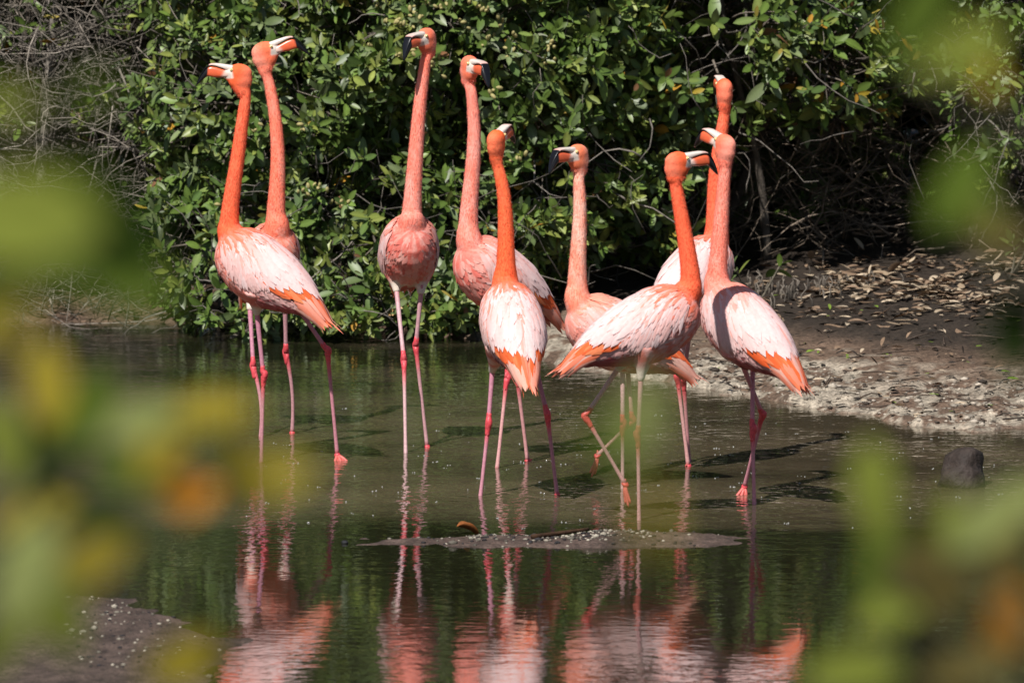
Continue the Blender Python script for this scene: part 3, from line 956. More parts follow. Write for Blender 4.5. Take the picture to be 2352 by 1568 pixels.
BIRDS = [
    dict(seed=1, label='leftmost flamingo, beak pointing left, white back turned half to the viewer',
         yaw=154, pitch=33, neck=[(529, 532), (527, 508), (530, 470), (537, 420), (546, 360), (554, 300), (560, 255), (564, 222)], head=(551, 169), hyaw=177, hpitch=3, cols=ORANGE,
         pal=[0, .1, .2, .35, .2], feet=1061,
         legs=[dict(hip=(590, 718), ankle=(605, 862), foot=(600, 1062), col=MAUVE, hy=-.05, fz=-.01), dict(hip=(680, 700), ankle=(752, 806), foot=(775, 1056), col=[.50, .20, .26], hy=.05, fz=.02, fdir=(.3, -.7, -.5))]),
    dict(seed=2, label='flamingo standing behind the leftmost one, face in profile with beak pointing right',
         yaw=-72, pitch=34, neck=[(636, 522), (634, 490), (636, 440), (638, 390), (637, 330), (632, 270), (623, 215), (615, 180)], head=(606, 119), hyaw=4, hpitch=14, hscale=1.05, cols=CORAL,
         pal=[.1, .4, .6, .5, .1], feet=1000,
         legs=[dict(hip=(655, 712), ankle=(657, 810), foot=(671, 994), col=[.52, .27, .30], hy=.02, fz=.001, bow=.012), dict(hip=(574, 708), ankle=(582, 842), foot=(598, 1003), col=MAUVE, hy=.05, fz=-.01, bow=.015)]),
    dict(seed=3, label='flamingo facing the viewer chest-on, between the left pair and the middle birds',
         yaw=-84, pitch=30, neck=[(946, 505), (946, 488), (949, 440), (953, 380), (957, 325), (962, 265), (968, 210), (974, 165), (978, 135)], head=(979, 86), hyaw=-124, hpitch=-10, cols=SALMON,
         pal=[.5, .8, .8, .4, .1], feet=1034,
         legs=[dict(hip=(967, 672), ankle=(955, 795), foot=(981, 1026), col=[.54, .30, .33], hy=.10, fz=.002, sd=1), dict(hip=(911, 668), ankle=(928, 828), foot=(932, 1040), col=[.60, .38, .40], hy=.10, fz=-.02)]),
    dict(seed=4, label='flamingo behind the middle bird, chest towards the viewer, black beak hanging down to the right',
         yaw=-146, pitch=34, neck=[(1078, 552), (1076, 515), (1079, 460), (1084, 405), (1088, 350), (1089, 295), (1086, 245), (1081, 205)], head=(1079, 150), hyaw=-62, hpitch=-8, cols=SALMON,
         pal=[.6, .9, .8, .5, .2], feet=1068,
         legs=[dict(hip=(1172, 775), ankle=(1164, 868), foot=(1141, 1074), col=[.66, .34, .34], hy=-.03, fz=-.01), dict(hip=(1185, 770), ankle=(1187, 862), foot=(1212, 1058), col=[.66, .32, .33], hy=.04, fz=.001)]),
    dict(seed=5, label='flamingo seen from behind mid-flock, orange tail hanging towards the viewer',
         yaw=102, pitch=34, neck=[(1161, 652), (1162, 610), (1162, 560), (1161, 505), (1158, 455), (1151, 412), (1143, 380)], head=(1139, 322), hyaw=66, hpitch=11, cols=[(.92, .165, .055), (.90, .25, .14), (.72, .25, .19), (.80, .50, .44)],
         pal=[0, .1, .2, .4, .3], feet=1137,
         legs=[dict(hip=(1131, 850), ankle=(1122, 972), foot=(1102, 1138), col=MAUVE, hy=0, fz=-.02), dict(hip=(1232, 850), ankle=(1257, 952), foot=(1280, 1136), col=[.46, .18, .25], hy=0, fz=.0)]),
    dict(seed=6, label='flamingo with the pale neck facing left, its body half hidden behind the bird walking right',
         yaw=-166, pitch=28, neck=[(1328, 690), (1326, 652), (1327, 600), (1330, 545), (1332, 490), (1331, 440), (1329, 408)], head=(1327, 354), hyaw=-132, hpitch=-4, cols=PALE,
         pal=[.2, .7, 1, .9, .1], feet=1122,
         legs=[dict(hip=(1430, 840), ankle=(1430, 975), foot=(1430, 1122), col=[.60, .36, .36], hy=.03, fz=-.02), dict(hip=(1440, 830), ankle=(1452, 968), toe=(1372, 1046), col=[.60, .30, .30], hy=.06, fdir=(-.25, -.1, -1), side=(.9, .4, 0), spread=.16)]),
    dict(seed=7, label='flamingo in front walking right in side view, one leg bent and lifted',
         yaw=6, pitch=26, neck=[(1580, 668), (1586, 640), (1580, 585), (1571, 530), (1562, 480), (1554, 435), (1550, 415)], head=(1555, 372), hyaw=27, hpitch=1, cols=ORANGE,
         pal=[0, .1, .15, .2, .2], feet=1194,
         legs=[dict(hip=(1420, 846), ankle=(1344, 956), toe=(1436, 1112), col=[.62, .32, .33], hy=.05, red=[.66, .10, .085], fdir=(.12, -.1, -1), side=(.8, -.5, 0), spread=.16), dict(hip=(1472, 868), ankle=(1466, 1000), foot=(1468, 1194), col=[.66, .36, .36], hy=-.05, fz=-.02, red=[.64, .13, .10])]),
    dict(seed=8, label='rightmost flamingo, white back turned to the viewer, standing with its legs crossed',
         yaw=138, pitch=35, neck=[(1648, 655), (1648, 620), (1652, 570), (1656, 515), (1659, 465), (1663, 415), (1667, 385)], head=(1666, 332), hyaw=130, hpitch=12, cols=[(.90, .22, .14), (.90, .42, .34), (.74, .30, .26), (.80, .50, .46)],
         pal=[.6, .7, .7, .6, .4], feet=1157,
         legs=[dict(hip=(1706, 838), ankle=(1751, 952), foot=(1710, 1135), col=[.60, .25, .32], hy=-.04, fz=.03, fdir=(-.3, -.4, -.8), side=(.95, .2, 0), spread=.45), dict(hip=(1729, 835), ankle=(1728, 985), foot=(1733, 1158), col=[.58, .22, .28], hy=.04, fz=-.02)]),
    dict(seed=9, label='flamingo farthest back on the right, seen from behind with its neck passing behind another head',
         yaw=58, pitch=26, neck=[(1644, 552), (1644, 505), (1643, 450), (1645, 400), (1651, 345), (1659, 295), (1664, 260)], head=(1664, 203), hyaw=101, hpitch=6, cols=[(.92, .160, .068), (.90, .30, .20), (.70, .24, .20), (.80, .48, .42)],
         pal=[.1, .2, .2, .4, .4], feet=1073,
         legs=[dict(hip=(1574, 775), ankle=(1556, 866), foot=(1581, 1070), col=[.66, .34, .34], hy=-.02, fz=.002), dict(hip=(1582, 775), ankle=(1570, 872), foot=(1584, 1058), col=[.58, .26, .28], hy=.05, fz=-.02)]),
]
for sp_ in BIRDS:
    sp_['Y'] = float(gnd(1176, sp_['feet'])[1])
    flamingo(sp_)

# ------------------------------------------------------------------ vegetation
LEAF_V = []


def leaf_mesh_data(L, w, fold, droop, n=5, tip=0.6):
    t = np.linspace(0, 1, n + 1)
    hw = w * .5 * np.clip(np.sin(np.pi * np.clip(t, 0.02, 1) ** 1.05), 0, 1) ** .62
    hw[-1] = .0006
    hw[0] = .0012
    z = -droop * t ** 2 * L
    ctr = np.stack([t * L, np.zeros(n + 1), z], 1)
    lf = np.stack([t * L, hw, z + hw * fold], 1)
    rt = np.stack([t * L, -hw, z + hw * fold], 1)
    V = np.stack([lf, ctr, rt], 1).reshape(-1, 3)
    k = np.arange(n) * 3
    Q = np.concatenate([np.stack([k, k + 1, k + 4, k + 3], 1), np.stack([k + 1, k + 2, k + 5, k + 4], 1)])
    return V, Q


GREENS = [(1.32 * a_, 1.16 * b_, 1.05 * c_) for a_, b_, c_ in [(.062, .115, .024), (.080, .140, .030), (.095, .150, .042), (.050, .095, .026), (.120, .165, .040), (.105, .150, .070), (.070, .110, .045), (.140, .185, .045)]]
AGED = [(.33, .24, .03), (.28, .22, .05), (.42, .22, .03), (.20, .10, .05)]
VAR = []
for a_ in range(10):
    V, Q = leaf_mesh_data(1.0, random.uniform(.34, .46), random.uniform(.12, .40), random.uniform(-.05, .28))
    col = GREENS[a_ % len(GREENS)]
    VAR.append((V, Q, col))
for a_ in range(4):
    V, Q = leaf_mesh_data(1.0, random.uniform(.34, .44), random.uniform(.1, .4), random.uniform(0, .3))
    VAR.append((V, Q, AGED[a_]))
VAR_ME = []
for V, Q, col in VAR:
    mb = MB()
    mid = np.zeros(len(V))
    mid[1::3] = 1
    cc = np.array(col) * (1 + .35 * mid[:, None])
    mb.add(V, Q, col=cc)
    VAR_ME.append(mb.mesh('leaf', M_LEAF))


def frames(d, up):
    """Rotation matrices with x = d and z near up."""
    d = d / np.linalg.norm(d, axis=1)[:, None]
    y = np.cross(up, d)
    y /= np.linalg.norm(y, axis=1)[:, None] + 1e-9
    z = np.cross(d, y)
    return np.stack([d, y, z], 2)


def rosettes(P, AX, rng, nleaf=(6, 9), size=(.055, .095), age=.025):
    """Leaves in opposite pairs round the twig ends P with axes AX: positions, rotations, lengths, kinds."""
    pos, dr, up, ln, kd = [], [], [], [], []
    for p, a in zip(P, AX):
        a = unit(a)
        e1 = unit(np.cross(a, [0.2, 0.3, 1]))
        e2 = np.cross(a, e1)
        n = rng.integers(*nleaf)
        ph = rng.random() * 6.28
        sz = rng.uniform(*size)
        kbase = rng.integers(0, 10)
        for q in range(n):
            pair = q // 2
            an = ph + (q % 2) * math.pi + pair * math.pi / 2 + rng.normal(0, .25)
            tilt = LERP(1.25, .45, pair / max(1, n / 2 - .5)) + rng.normal(0, .18)
            d = a * math.cos(tilt) + (e1 * math.cos(an) + e2 * math.sin(an)) * math.sin(tilt)
            d[2] -= .12 * rng.random()
            pos.append(p - a * (.05 - .018 * pair))
            dr.append(d)
            up.append(a + rng.normal(0, .15, 3))
            ln.append(sz * rng.uniform(.7, 1.2) * (1 - .12 * pair))
            kd.append(10 + rng.integers(0, 4) if rng.random() < age else (kbase if rng.random() < .6 else rng.integers(0, 10)))
    return np.array(pos), frames(np.array(dr), np.array(up)), np.array(ln), np.array(kd)


def leaves_to_mb(mb, pos, rot, ln, kd, rng):
    for kk in range(len(VAR)):
        s = np.where(kd == kk)[0]
        if not len(s): continue
        V, Q, col = VAR[kk]
        W = np.einsum('nij,vj->nvi', rot[s], V) * ln[s][:, None, None] + pos[s][:, None, :]
        nvv = len(V)
        QQ = (Q[None] + (np.arange(len(s)) * nvv)[:, None, None]).reshape(-1, 4)
        mid = np.zeros(nvv)
        mid[1::3] = 1
        cc = np.array(col)[None, None] * (1 + .35 * mid[None, :, None]) * rng.uniform(.5, 1.35, (len(s), 1, 1)) * np.ones((1, 1, 3))
        mb.add(W.reshape(-1, 3), QQ, col=cc.reshape(-1, 3))


def twig_mb(mb, pts, r0, r1, n, col):
    pts = np.asarray(pts)
    v, q, t = tube(pts, np.linspace(r0, r1, len(pts)), n)
    mb.add(v, q, t, col=col)


def wander(p, d, L, n, rng, jit=.25, grav=0.0):
    out = [np.array(p, float)]
    d = unit(d)
    for _ in range(n):
        d = unit(d + rng.normal(0, jit, 3) + np.array([0, 0, grav]))
        out.append(out[-1] + d * L / n)
    return np.array(out)


def in_view(P):
    d = P - ORG
    zz = d @ np.array([0, cp, -sp])
    xx = d[:, 0] / zz * FPX
    yy = (d @ np.array([0, sp, cp])) / zz * FPX
    return (np.abs(xx) < 530) & (np.abs(yy) < 355)


def shrub(label, base, lobes, nros, seed, nparts=220, age=.012, size=(.055, .095), twigs=380, buds=0, bare=None, stems=5, cat='shrub'):
    rng = np.random.default_rng(seed)
    base = np.array(base, float)
    base[2] = zter(base[0], base[1])
    root = empty('mangrove_shrub', base)
    tag(root, label, cat, 'mangrove shrubs on the far shore')
    lob = np.array(lobes, float)  # highest lobes of each shrub rise out of view, added for shade below
    vol = lob[:, 3] * lob[:, 5]
    P, AX = [], []
    while len(P) < nros:
        L = lob[rng.choice(len(lob), p=vol / vol.sum())]
        d = unit(rng.normal(0, 1, 3))
        if d[1] > .35 and rng.random() < .75: continue
        rr = rng.uniform(.80, 1.06) if rng.random() < .72 else rng.uniform(.35, .85)
        p = L[:3] + d * L[3:6] * rr
        if p[2] < .03: continue
        ins = False
        for M_ in lob:
            if M_ is L: continue
            if (((p - M_[:3]) / M_[3:6]) ** 2).sum() < .55: ins = True
        if ins and rng.random() < .8: continue
        # clumping: leave gaps
        if fbm(np.array(p[0] * 4.2 + seed), np.array(p[2] * 4.2 + p[1] * 2), seed, 2) < .44 and rng.random() < .9: continue
        P.append(p)
        ax = unit(d * np.array([1, 1, .8]) + np.array([0, -.25, .45]) + rng.normal(0, .35, 3))
        AX.append(ax)
    P, AX = np.array(P), np.array(AX)
    pos, rot, ln, kd = rosettes(P, AX, rng, size=size, age=age)
    vis = in_view(pos)
    score = np.where(vis, -pos[:, 1] + ln * 6 + (np.abs(rot[:, 1, 2])) * .5, -1e9)
    order = np.argsort(-score)
    part = order[:min(nparts, int(vis.sum()))]
    rest = np.setdiff1d(np.arange(len(pos)), part)
    mb = MB()
    leaves_to_mb(mb, pos[rest], rot[rest], ln[rest], kd[rest], rng)
    fo = mb.build('foliage', M_LEAF, root, base)
    fo['kind'] = 'stuff'
    for q in part:
        o = bpy.data.objects.new('leaf', VAR_ME[kd[q]])
        M4 = np.eye(4)
        M4[:3, :3] = rot[q] * ln[q]
        M4[:3, 3] = pos[q] - base
        o.matrix_basis = Matrix(M4.tolist())
        C.objects.link(o)
        o.parent = root
    # stems and twigs
    for s in range(stems):
        L = lob[s % len(lob)]
        b0 = base + np.array([rng.uniform(-.3, .3), rng.uniform(-.1, .4), 0])
        b0[2] = zter(b0[0], b0[1]) - .03
        tgt = L[:3] + rng.normal(0, .1, 3)
        pts = smooth_path([b0, LERP(b0, tgt, .4) + rng.normal(0, .10, 3), tgt, tgt + (tgt - b0) * .25 + rng.normal(0, .08, 3)], 14)
        t_ = MB()
        twig_mb(t_, pts, rng.uniform(.018, .030), .007, 7, np.array([.105, .088, .072]) * rng.uniform(.7, 1.3))
        t_.build('stem', M_BARK, root, base)
    tw = MB()
    for q in rng.choice(len(P), min(len(P), twigs * 2), replace=False):
        L = lob[np.argmin((((P[q] - lob[:, :3]) / lob[:, 3:6]) ** 2).sum(1))]
        inn = LERP(P[q], L[:3], rng.uniform(.35, .7)) + rng.normal(0, .05, 3)
        midp = LERP(P[q], inn, .5) + rng.normal(0, .03, 3)
        pts = smooth_path([inn, midp, P[q]], 6)
        twig_mb(tw, pts, rng.uniform(.0035, .006), .0018, 4, np.array([.155, .130, .105]) * rng.uniform(.5, 1.35))
    for _ in range(twigs):
        L = lob[rng.integers(len(lob))]
        p = L[:3] + rng.normal(0, .5, 3) * L[3:6]
        if p[2] < .05: p[2] = .05 + rng.random() * .2
        pts = wander(p, rng.normal(0, 1, 3) + np.array([0, -.3, .3]), rng.uniform(.15, .5), 5, rng, .3)
        twig_mb(tw, pts, rng.uniform(.002, .006), .0014, 3, np.array([.20, .175, .15]) * rng.uniform(.4, 1.3))
    o = tw.build('twigs', M_BARK, root, base)
    o['kind'] = 'stuff'
    if buds:
        bv = MB()
        bv.add(*ellipsoid((0, 0, 0), [np.array([.0135, 0, 0]), np.array([0, .0075, 0]), np.array([0, 0, .0075])], 8, 6), col=(.36, .31, .13))
        bme = bv.mesh('flower_bud', M_BUD)
        sel = np.where(in_view(P) & (P[:, 2] > .55))[0]
        sel = sel[np.argsort(P[sel, 1])][:int(buds * .55)]
        for q in sel[:buds // 3]:
            for _ in range(rng.integers(2, 5)):
                o = bpy.data.objects.new('flower_bud', bme)
                pp = P[q] + AX[q] * .02 + rng.normal(0, .016, 3)
                d = unit(AX[q] + rng.normal(0, .7, 3))
                rt = frames(d[None], np.array([[.1, .2, 1.0]]))[0]
                M4 = np.eye(4)
                M4[:3, :3] = rt * rng.uniform(.8, 1.25)
                M4[:3, 3] = pp - base
                o.matrix_basis = Matrix(M4.tolist())
                C.objects.link(o)
                o.parent = root
    return root


shrub('dense green mangrove shrub overhanging the water behind the left pair of flamingos', (-1.0, 6.3, 0),
      [(-1.05, 5.75, .16, .45, .5, .20), (-.55, 5.7, .15, .45, .5, .19), (-1.12, 6.05, .36, .50, .75, .42), (-1.05, 6.25, .95, .60, .80, .55), (-.95, 6.5, 1.7, .75, .9, .7), (-.62, 6.05, .45, .50, .75, .50), (-.55, 6.3, 1.25, .55, .8, .6), (-1.2, 6.5, 2.3, .9, .9, .6)],
      2100, 101, 290, buds=36, size=(.056, .102))
shrub('tall mangrove shrub with yellowish flower buds behind the middle flamingos', (-.05, 6.35, 0),
      [(-.22, 5.75, .16, .36, .5, .20), (-.22, 6.15, 1.25, .58, .75, .55), (-.05, 6.35, 1.85, .75, .9, .6), (-.22, 6.1, .42, .48, .7, .45), (.25, 6.45, 1.30, .5, .8, .6), (.10, 6.3, .70, .5, .7, .5), (0, 6.6, 2.4, .9, .9, .6)],
      2100, 102, 290, buds=130, size=(.056, .105))
shrub('mangrove shrub with sparse lower branches and a few yellow leaves behind the right flamingos', (.85, 7.0, 0),
      [(1.25, 6.55, 1.12, .55, .6, .30), (.95, 6.5, 1.30, .6, .6, .35), (.72, 6.65, 1.15, .50, .75, .5), (1.1, 6.8, 1.45, .62, .8, .45), (.55, 6.6, .62, .38, .6, .38), (.85, 6.8, 2.0, .85, 1.0, .5), (1.45, 7.0, 2.1, .8, 1.0, .6), (1.9, 7.0, 2.2, .8, 1.0, .6), (.4, 6.8, 2.3, .7, .9, .5)],
      1900, 103, 270, age=.04, size=(.060, .112))
shrub('greyish green mangrove shrub at the far right edge above the leaf litter', (2.2, 7.0, 0),
      [(2.15, 6.7, 1.0, .36, .6, .42), (2.3, 6.9, 1.55, .5, .7, .5), (2.45, 6.8, .7, .35, .6, .35), (2.1, 7.1, 2.2, .7, .9, .6)],
      460, 104, 200, size=(.06, .10))
shrub('half bare mangrove shrub with grey twigs in the upper left corner', (-2.1, 7.2, 0),
      [(-2.2, 7.2, 1.5, .6, .8, .6), (-1.75, 7.4, 1.1, .4, .7, .5), (-2.3, 7.2, .7, .5, .7, .4), (-2.0, 7.4, 2.2, .9, .9, .5)],
      230, 105, 150, twigs=900, size=(.05, .09), age=.08)


def sprig(label, loc, h, n, seed):
    rng = np.random.default_rng(seed)
    base = np.array(loc, float)
    base[2] = zter(base[0], base[1]) - .005
    root = empty('mangrove_seedling', base)
    tag(root, label, 'seedling', 'mangrove seedlings on the mud')
    P, AX = [], []
    for _ in range(n):
        a = unit(np.array([rng.normal(0, .45), rng.normal(-.1, .3), 1]))
        pts = wander(base, a, h * rng.uniform(.55, 1), 5, rng, .18)
        t_ = MB()
        twig_mb(t_, pts, .006, .003, 5, np.array([.14, .12, .09]))
        t_.build('stem', M_BARK, root, base)
        P.append(pts[-1]); AX.append(pts[-1] - pts[-2])
    pos, rot, ln, kd = rosettes(np.array(P), np.array(AX), rng, size=(.06, .09))
    for q in range(len(pos)):
        o = bpy.data.objects.new('leaf', VAR_ME[kd[q]])
        M4 = np.eye(4)
        M4[:3, :3] = rot[q] * ln[q]
        M4[:3, 3] = pos[q] - base
        o.matrix_basis = Matrix(M4.tolist())
        C.objects.link(o)
        o.parent = root


s1 = at(1745, 700, 5.7)
sprig('small leafy seedling beside the rightmost flamingo', (s1[0], 5.7, 0), .26, 3, 201)
s2 = at(2310, 700, 6.3)
sprig('small leafy seedling on the mud at the right edge', (s2[0], 6.0, 0), .30, 2, 202)

# twiggy dead brush and dark thicket behind
def brush(name, label, x0, x1, y0, y1, z1, n, seed, col, r=(.0018, .005), L=(.2, .6), horizontal=.5):
    rng = np.random.default_rng(seed)
    mb = MB()
    for _ in range(n):
        p = np.array([rng.uniform(x0, x1), rng.uniform(y0, y1), 0])
        p[2] = zter(p[0], p[1]) + rng.random() ** 1.3 * z1
        pts = wander(p, rng.normal(0, 1, 3) * np.array([1, .7, horizontal]) + np.array([0, -.2, .25]), rng.uniform(*L), 5, rng, .28)
        pts[:, 2] = np.maximum(pts[:, 2], .01)
        twig_mb(mb, pts, rng.uniform(*r), .001, 3, np.array(col) * rng.uniform(.35, 1.4))
    o = mb.build(name, M_BARK, None)
    tag(o, label, 'brush', kind='stuff')
    return o


brush('dead_twigs', 'tangle of bare grey twigs at the left water edge', -2.9, -1.45, 5.9, 7.6, 1.7, 1500, 301, (.25, .215, .18))
brush('shaded_twigs', 'dark tangle of dry twigs under the right shrubs', .5, 2.8, 6.7, 8.4, 1.25, 2300, 302, (.21, .165, .125))

rng = np.random.default_rng(5)
n1, n2 = 38000, 9000
P = np.concatenate([np.stack([rng.uniform(-9, 9, n1), rng.uniform(8.8, 10.6, n1), rng.random(n1) * 8.5], 1),
                    np.stack([rng.uniform(-5, 5, n2), rng.uniform(6.6, 9.2, n2), rng.uniform(1.75, 3.4, n2)], 1)])  # second batch: overhead canopy out of view, added only to shade the hollow
P[n1 - 8000:n1] = np.stack([rng.uniform(-3.5, 4.5, 8000), rng.uniform(8.2, 9.6, 8000), rng.random(8000) * 2.2], 1)
P[n1:, 2] += np.clip(6.9 - P[n1:, 1], 0, 1) * .5
nthk = n1 + n2
dr = rng.normal(0, 1, (nthk, 3))
rot = frames(dr, rng.normal(0, .5, (nthk, 3)) + np.array([0, -.3, 1]))
mb = MB()
leaves_to_mb(mb, P, rot, np.concatenate([rng.uniform(.2, .36, n1), rng.uniform(.12, .2, n2)]), rng.integers(0, 10, nthk), rng)
o = mb.build('thicket', M_LEAF)
tag(o, 'dark mass of mangrove foliage behind the shrubs, plus unseen canopy added for shade', 'thicket', kind='stuff')

# bare leaning trunk in the upper left
tk = MB()
tb = at(100, 330, 7.0)
gb = np.array([tb[0] - .05, 7.0, zter(tb[0], 7.0) - .03])
tp = smooth_path([gb, at(105, 260, 7.0), at(118, 120, 7.0), at(128, -60, 7.0), at(150, -420, 7.1)], 18)
troot = empty('mangrove_tree', gb)
tag(troot, 'slender bare grey mangrove trunk at the upper left', 'tree')
twig_mb(tk, tp, .026, .014, 8, (.20, .175, .15))
tk.build('trunk', M_BARK, troot, gb)
tk = MB()
rng = np.random.default_rng(77)
for _ in range(26):
    q = rng.integers(4, 17)
    twig_mb(tk, wander(tp[q], rng.normal(0, 1, 3) + np.array([0, -.2, .5]), rng.uniform(.25, .7), 6, rng, .2), .006, .0015, 4, (.20, .175, .15))
o = tk.build('branches', M_BARK, troot, gb)
o['kind'] = 'stuff'

# ------------------------------------------------------------------ litter, roots, stones on the shore
rng = np.random.default_rng(41)
DRYC = [(.30, .22, .145), (.46, .36, .25), (.19, .125, .08), (.48, .38, .27), (.11, .07, .045), (.24, .16, .105)]
dry_me = []
for q in range(6):
    V, Q = leaf_mesh_data(1.0, random.uniform(.24, .46), random.uniform(.05, .45), random.uniform(-.12, .12))
    V = V.copy()
    V[:, 2] += .05 * np.sin(V[:, 0] * 3.1) * random.choice([1, 1, -.4])
    mb = MB()
    mb.add(V, Q, col=DRYC[q])
    dry_me.append((mb.mesh('fallen_leaf', M_DRY), V, Q, DRYC[q]))
spots = []
while len(spots) < 950:
    u, v = rng.uniform(1690, 2420), rng.uniform(555, 770)
    dens = math.exp(-((v - 665 + (u - 2000) * .03) / 55.) ** 2)
    dens *= .25 + .75 * float(sstep(1780, 1950, np.array(u)))
    dens *= float(sstep(.34, .58, fbm(np.array(u / 75.), np.array(v / 22.), 91, 3)))
    if rng.random() > dens: continue
    y = None
    # walk along the sight line to the slope
    d = ray(u, v)
    for st in np.arange(33, 46, .05):
        p = ORG + d * st
        if p[2] < zter(p[0], p[1]): break
    spots.append(p)
    if len(spots) % 5 == 0 and False: pass
spots = np.array(spots)
spots = spots[np.argsort(spots[:, 1])]
lit = MB()
for q, p in enumerate(spots):
    z = zter(p[0], p[1])
    L = rng.uniform(.03, .085)
    kd = rng.integers(0, 6)
    d = np.array([[rng.normal(0, 1), rng.normal(0, 1), rng.normal(0, .12)]])
    rt = frames(d, np.array([[rng.normal(0, .22), rng.normal(0, .22), 1 if rng.random() < .7 else -1]]))[0]
    pp = np.array([p[0], p[1], z + .006 + rng.random() * .012])
    if q % 5 == 0 and in_view(pp[None])[0]:
        o = bpy.data.objects.new('fallen_leaf', dry_me[kd][0])
        M4 = np.eye(4)
        M4[:3, :3] = rt * L * 1.1
        M4[:3, 3] = pp + np.array([0, 0, .006])
        o.matrix_basis = Matrix(M4.tolist())
        C.objects.link(o)
        o.parent = ground
    else:
        V, Q, col = dry_me[kd][1:]
        lit.add((rt @ V.T).T * L + pp, Q, col=np.array(col) * rng.uniform(.6, 1.1))
# scattered bits across the mud
for _ in range(1250):
    u, v = rng.uniform(1300, 2400), rng.uniform(770, 1005)
    p = gnd(u, v)
    if p[1] < float(shore_y(np.array(p[0]))) + .05: continue
    z = zter(p[0], p[1])
    if z < .002: continue
    V, Q, col = dry_me[rng.integers(0, 6)][1:]
    d = np.array([[rng.normal(0, 1), rng.normal(0, .6), rng.normal(0, .1)]])
    rt = frames(d, np.array([[0.1, rng.normal(0, .3), 1.]]))[0]
    dark_ = rng.random()
    cc = np.array((.03, .024, .02)) if dark_ < .68 else (np.array(col) if dark_ < .93 else np.array((.15, .22, .03)))
    lit.add((rt @ V.T).T * rng.uniform(.012, .055) + np.array([p[0], p[1], z + .009]), Q, col=cc)
o = lit.build('leaf_litter', M_DRY)
tag(o, 'drift of dry tan mangrove leaves on the mud below the right shrubs', 'litter', kind='stuff')

cl = MB()
for _ in range(2600):
    u, v = rng.uniform(1290, 2400), rng.uniform(815, 1010)
    p = gnd(u, v)
    z = zter(p[0], p[1])
    if z < .0015 or p[1] > float(shore_y(np.array(p[0]))) + 1.3: continue
    sz = rng.uniform(.003, .008) * (1.9 if rng.random() < .12 else 1)
    vv, q, t = ellipsoid((0, 0, 0), [np.array([0, 0, sz * .65]), np.array([sz * rng.uniform(.8, 1.7), 0, 0]), np.array([0, sz, 0])], 6, 4)
    vv = vv * rng.uniform(.75, 1.25, (len(vv), 1)) + np.array([p[0], p[1], z + sz * .3])
    cl.add(vv, q, t, col=np.array([.43, .37, .30]) * rng.uniform(.45, 1.1) if rng.random() < .72 else np.array([.05, .038, .03]))
for _ in range(70):
    u, v = rng.uniform(1330, 2380), rng.uniform(780, 985)
    p = gnd(u, v)
    z = zter(p[0], p[1])
    if z < .002: continue
    a_ = rng.normal(0, .5)
    L = rng.uniform(.05, .22)
    dv = np.array([math.cos(a_), math.sin(a_), 0]) * L / 2
    e0, e1 = p - dv, p + dv
    twig_mb(cl, [[e0[0], e0[1], zter(e0[0], e0[1]) + .010], [p[0], p[1], z + .014], [e1[0], e1[1], zter(e1[0], e1[1]) + .010]], .0035, .002, 4, np.array((.07, .05, .038)) * rng.uniform(.4, 2.2))
o = cl.build('silt_crumbs', M_STONE)
tag(o, 'pale crumbs of dried silt and dark twigs along the waterline', 'silt', kind='stuff')

pn = MB()
for _ in range(170):
    u, v = rng.normal(1730, 150), rng.uniform(735, 775)
    if u > 2150: continue
    p = gnd(u, v)
    p[1] = min(p[1], 5.9) + rng.normal(0, .2)
    z = zter(p[0], p[1])
    h = rng.uniform(.02, .065)
    twig_mb(pn, [[p[0], p[1], z - .02], [p[0] + rng.normal(0, .006), p[1], z + h * .6], [p[0] + rng.normal(0, .01), p[1], z + h]], .0045, .0022, 5, np.array((.16, .135, .11)) * rng.uniform(.5, 1.4))
o = pn.build('breathing_roots', M_BARK)
tag(o, 'thin upright mangrove breathing roots along the shaded shore', 'roots', kind='stuff')


def rock_mesh(c, ax, seed, col, rough=.22, nu=26, nv=18):
    v, q, t = ellipsoid((0, 0, 0), [np.array([0, 0, 1.]), np.array([1., 0, 0]), np.array([0, 1., 0])], nu, nv)
    r = 1 + (fbm(v[:, 0] * 1.7 + seed, v[:, 2] * 1.7 + v[:, 1] * 1.3, seed, 4) - .5) * rough * 2
    return v * r[:, None] * np.array(ax) + np.array(c), q, t


# pebbles and grit on bar and banks
pb = MB()
for _ in range(1300):
    w = rng.random()
    if w < .62: u, v = rng.normal(1240, 150), rng.normal(1226, 10)
    elif w < .8: u, v = rng.uniform(930, 1600), rng.uniform(1216, 1258)
    else: u, v = rng.uniform(150, 600), rng.uniform(1380, 1568)
    p = gnd(u, v)
    z = zter(p[0], p[1])
    if z < .001: continue
    s = rng.uniform(.0025, .007) * (2 if rng.random() < .06 else 1)
    cc = np.array((.34, .30, .24)) * rng.uniform(.3, 1.3) if rng.random() < .6 else np.array((.025, .023, .025))
    vv, q, t = ellipsoid((p[0], p[1], z + s * .25), [np.array([0, 0, s * .7]), np.array([s * rng.uniform(.8, 1.6), 0, 0]), np.array([0, s, 0])], 6, 4)
    pb.add(vv, q, t, col=cc)
o = pb.build('pebbles', M_STONE)
tag(o, 'small pale and black pebbles strewn over the mud bar', 'pebbles', kind='stuff')

rk = MB()
rp = gnd(2212, 1118)
rk.add(*rock_mesh((rp[0], rp[1] + .05, .035), (.090, .11, .088), 3, None, .42), col=(.042, .031, .026))
o = rk.build('rock', M_STONE, None, (rp[0], rp[1] + .05, 0))
tag(o, 'dark brown rounded rock rising from the water near the right edge', 'rock')

